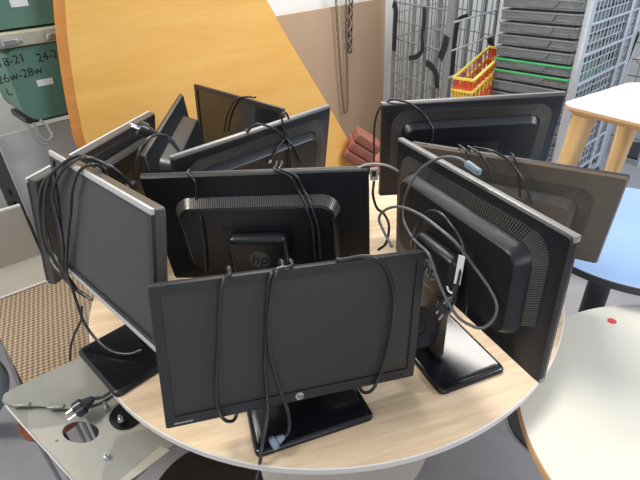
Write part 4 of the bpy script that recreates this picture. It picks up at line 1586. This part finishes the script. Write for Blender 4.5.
# drop faces that landed inside the holes
def inside(p, poly):
    c = False
    for k in range(len(poly)):
        a, b2_ = poly[k], poly[k - 1]
        if (a.y > p.y) != (b2_.y > p.y) and p.x < (b2_.x - a.x) * (p.y - a.y) / (b2_.y - a.y) + a.x: c = not c
    return c
kill = [f_ for f_ in bm.faces if inside(f_.calc_center_median(), H1) or inside(f_.calc_center_median(), H2)]
bmesh.ops.delete(bm, geom=kill, context='FACES_ONLY')
for v in bm.verts:
    fz = max(0.0, min(1.0, (FOLD.y - v.co.y) / 0.28))
    d_ = ray_dir(v.co)
    v.co = CAM + d_ * ((PZ - 0.045 * fz - CAMZ) / d_.z)
r_ = bmesh.ops.solidify(bm, geom=list(bm.faces), thickness=0.003)
bmesh.ops.transform(bm, matrix=pinv, verts=bm.verts)
link('plate', bm, M['sheet'], plate)


def pl_part(name, bm, m, label=None):
    bmesh.ops.transform(bm, matrix=pinv, verts=bm.verts)
    o = smooth_angle(link(name, bm, m, plate))
    if label: o['label'] = label
    return o


# raised second layer: lighter folded flap at the back and a folded centre panel
def slab_px(name, pxs, z0, z1, m, label=None):
    bm = bmesh.new()
    P_ = [atz(x, y, z1) for x, y in pxs]
    prism(bm, [(p.x, p.y) for p in P_], z0, z1)
    return pl_part(name, bm, m, label)


slab_px('back_flap', [(4, 398), (13, 390), (50, 372), (87, 355), (112, 372), (128, 384), (100, 402), (73, 409), (40, 406), (9, 405)], PZ + 0.0032, PZ + 0.0060, M['sheet'], 'upper folded flap')
slab_px('centre_panel', [(117, 436), (150, 428), (180, 440), (150, 462), (118, 486), (102, 492), (102, 475), (107, 458)], PZ + 0.0032, PZ + 0.006, M['sheet'], 'folded centre panel')
slab_px('bright_strip', [(160, 446), (170, 450), (140, 473), (118, 488), (110, 488)], PZ + 0.0062, PZ + 0.0085, M['beigemetal'], 'pale strip')
bm = bmesh.new(); disc(bm, (Cc.x, Cc.y), 0.041, PZ - 0.012, PZ - 0.004, 32); pl_part('black_insert', bm, M['blackgloss'], 'black insert in the partly hidden hole')
for x, y in ((22, 405), (56, 407), (106, 407), (121, 420), (107, 458)):
    c_ = atz(x, y, PZ + 0.006)
    bm = bmesh.new()
    if x < 60:
        box(bm, (c_.x, c_.y, c_.z + 0.002), (0.040, 0.012, 0.007), bevel=0.002)
        pl_part('tab', bm, M['sheet'])
    else:
        cyl(bm, c_, c_ + Vector((0, 0, 0.008)), 0.008, 0.006, 12); cyl(bm, c_ + Vector((0, 0, 0.008)), c_ + Vector((0, 0, 0.016)), 0.0035, seg=8)
        pl_part('screw', bm, M['metal'])

bm = bmesh.new()
tube(bm, [atz(x, y, PZ - 0.045 * max(0, min(1, (FOLD.y - atz(x, y, PZ).y) / 0.28)) + 0.001) for x, y in [(6, 406), (28, 431), (52, 457), (84, 493)]], 0.0022, 6)  # white tube imitates light along the edge of the plate
pl_part('painted_edge_light', bm, M['whitelam'], 'white line painted for the lit plate edge')
# plug lying on the plate
PLG = atz(84, 405, PZ + 0.03)
cable('black power cable lying on the sheet-metal plate with its plug',
      [atz(122, 386, PZ + 0.05), atz(112, 391, PZ + 0.045), atz(102, 397, PZ + 0.036), PLG + Vector((0.018, 0.012, 0.006))], r=0.0042, group=None, extra=plug_floor)
cable('black cable hanging down between the checked bench and the round table',
      [atz(82, 305, TH + 0.02), atz(81, 320, TH - 0.04), atz(75, 333, TH - 0.08), atz(71, 346, 0.60), atz(70, 365, 0.50)], r=0.0034, group=None)

# red-brown plywood chair under the plate
c_ = atz(52, 413, 0.60)
root = empty('plywood_chair', (c_.x, c_.y, 0), (0, 0, R(25)))
tag(root, 'red-brown plywood seat showing under the sheet-metal plate', 'chair')
bm = bmesh.new()
prism(bm, rrect(0.15, 0.13, 0.06, 8, 0.0, 0.0), 0.585, 0.600)
smooth_angle(link('seat', bm, M['redply'], root))
for x in (-0.045, 0.045):
    for y in (-0.035, 0.035):
        bm = bmesh.new(); cyl(bm, (x, y, 0), (x, y, 0.587), 0.005, seg=12); smooth_angle(link('leg', bm, M['zinc'], root))

# dark round stool, bottom left
sc_ = atz(206, 490, 0.48)
root = empty('round_stool', (sc_.x, sc_.y, 0))
tag(root, 'charcoal padded round stool under the front of the table', 'stool')
bm = bmesh.new()
prof = [(0.0, 0.48), (0.10, 0.48), (0.125, 0.474), (0.135, 0.46), (0.135, 0.43), (0.12, 0.42), (0.0, 0.42)]
seg = 64
RG = [[bm.verts.new((max(r, 0.002) * math.cos(2 * math.pi * k / seg), max(r, 0.002) * math.sin(2 * math.pi * k / seg), z)) for k in range(seg)] for r, z in prof]
for i in range(len(RG) - 1):
    for k in range(seg): bm.faces.new((RG[i][k], RG[i][(k + 1) % seg], RG[i + 1][(k + 1) % seg], RG[i + 1][k]))
bm.faces.new(RG[0]); bm.faces.new(RG[-1][::-1])
smooth_angle(link('seat', bm, M['darkseat'], root))
for k in range(4):
    a = R(45 + 90 * k)
    bm = bmesh.new(); cyl(bm, (0.11 * math.cos(a), 0.11 * math.sin(a), 0.43), (0.17 * math.cos(a), 0.17 * math.sin(a), 0), 0.010, seg=14)
    tag(smooth_angle(link('leg', bm, M['metal'], root)), 'chrome leg')
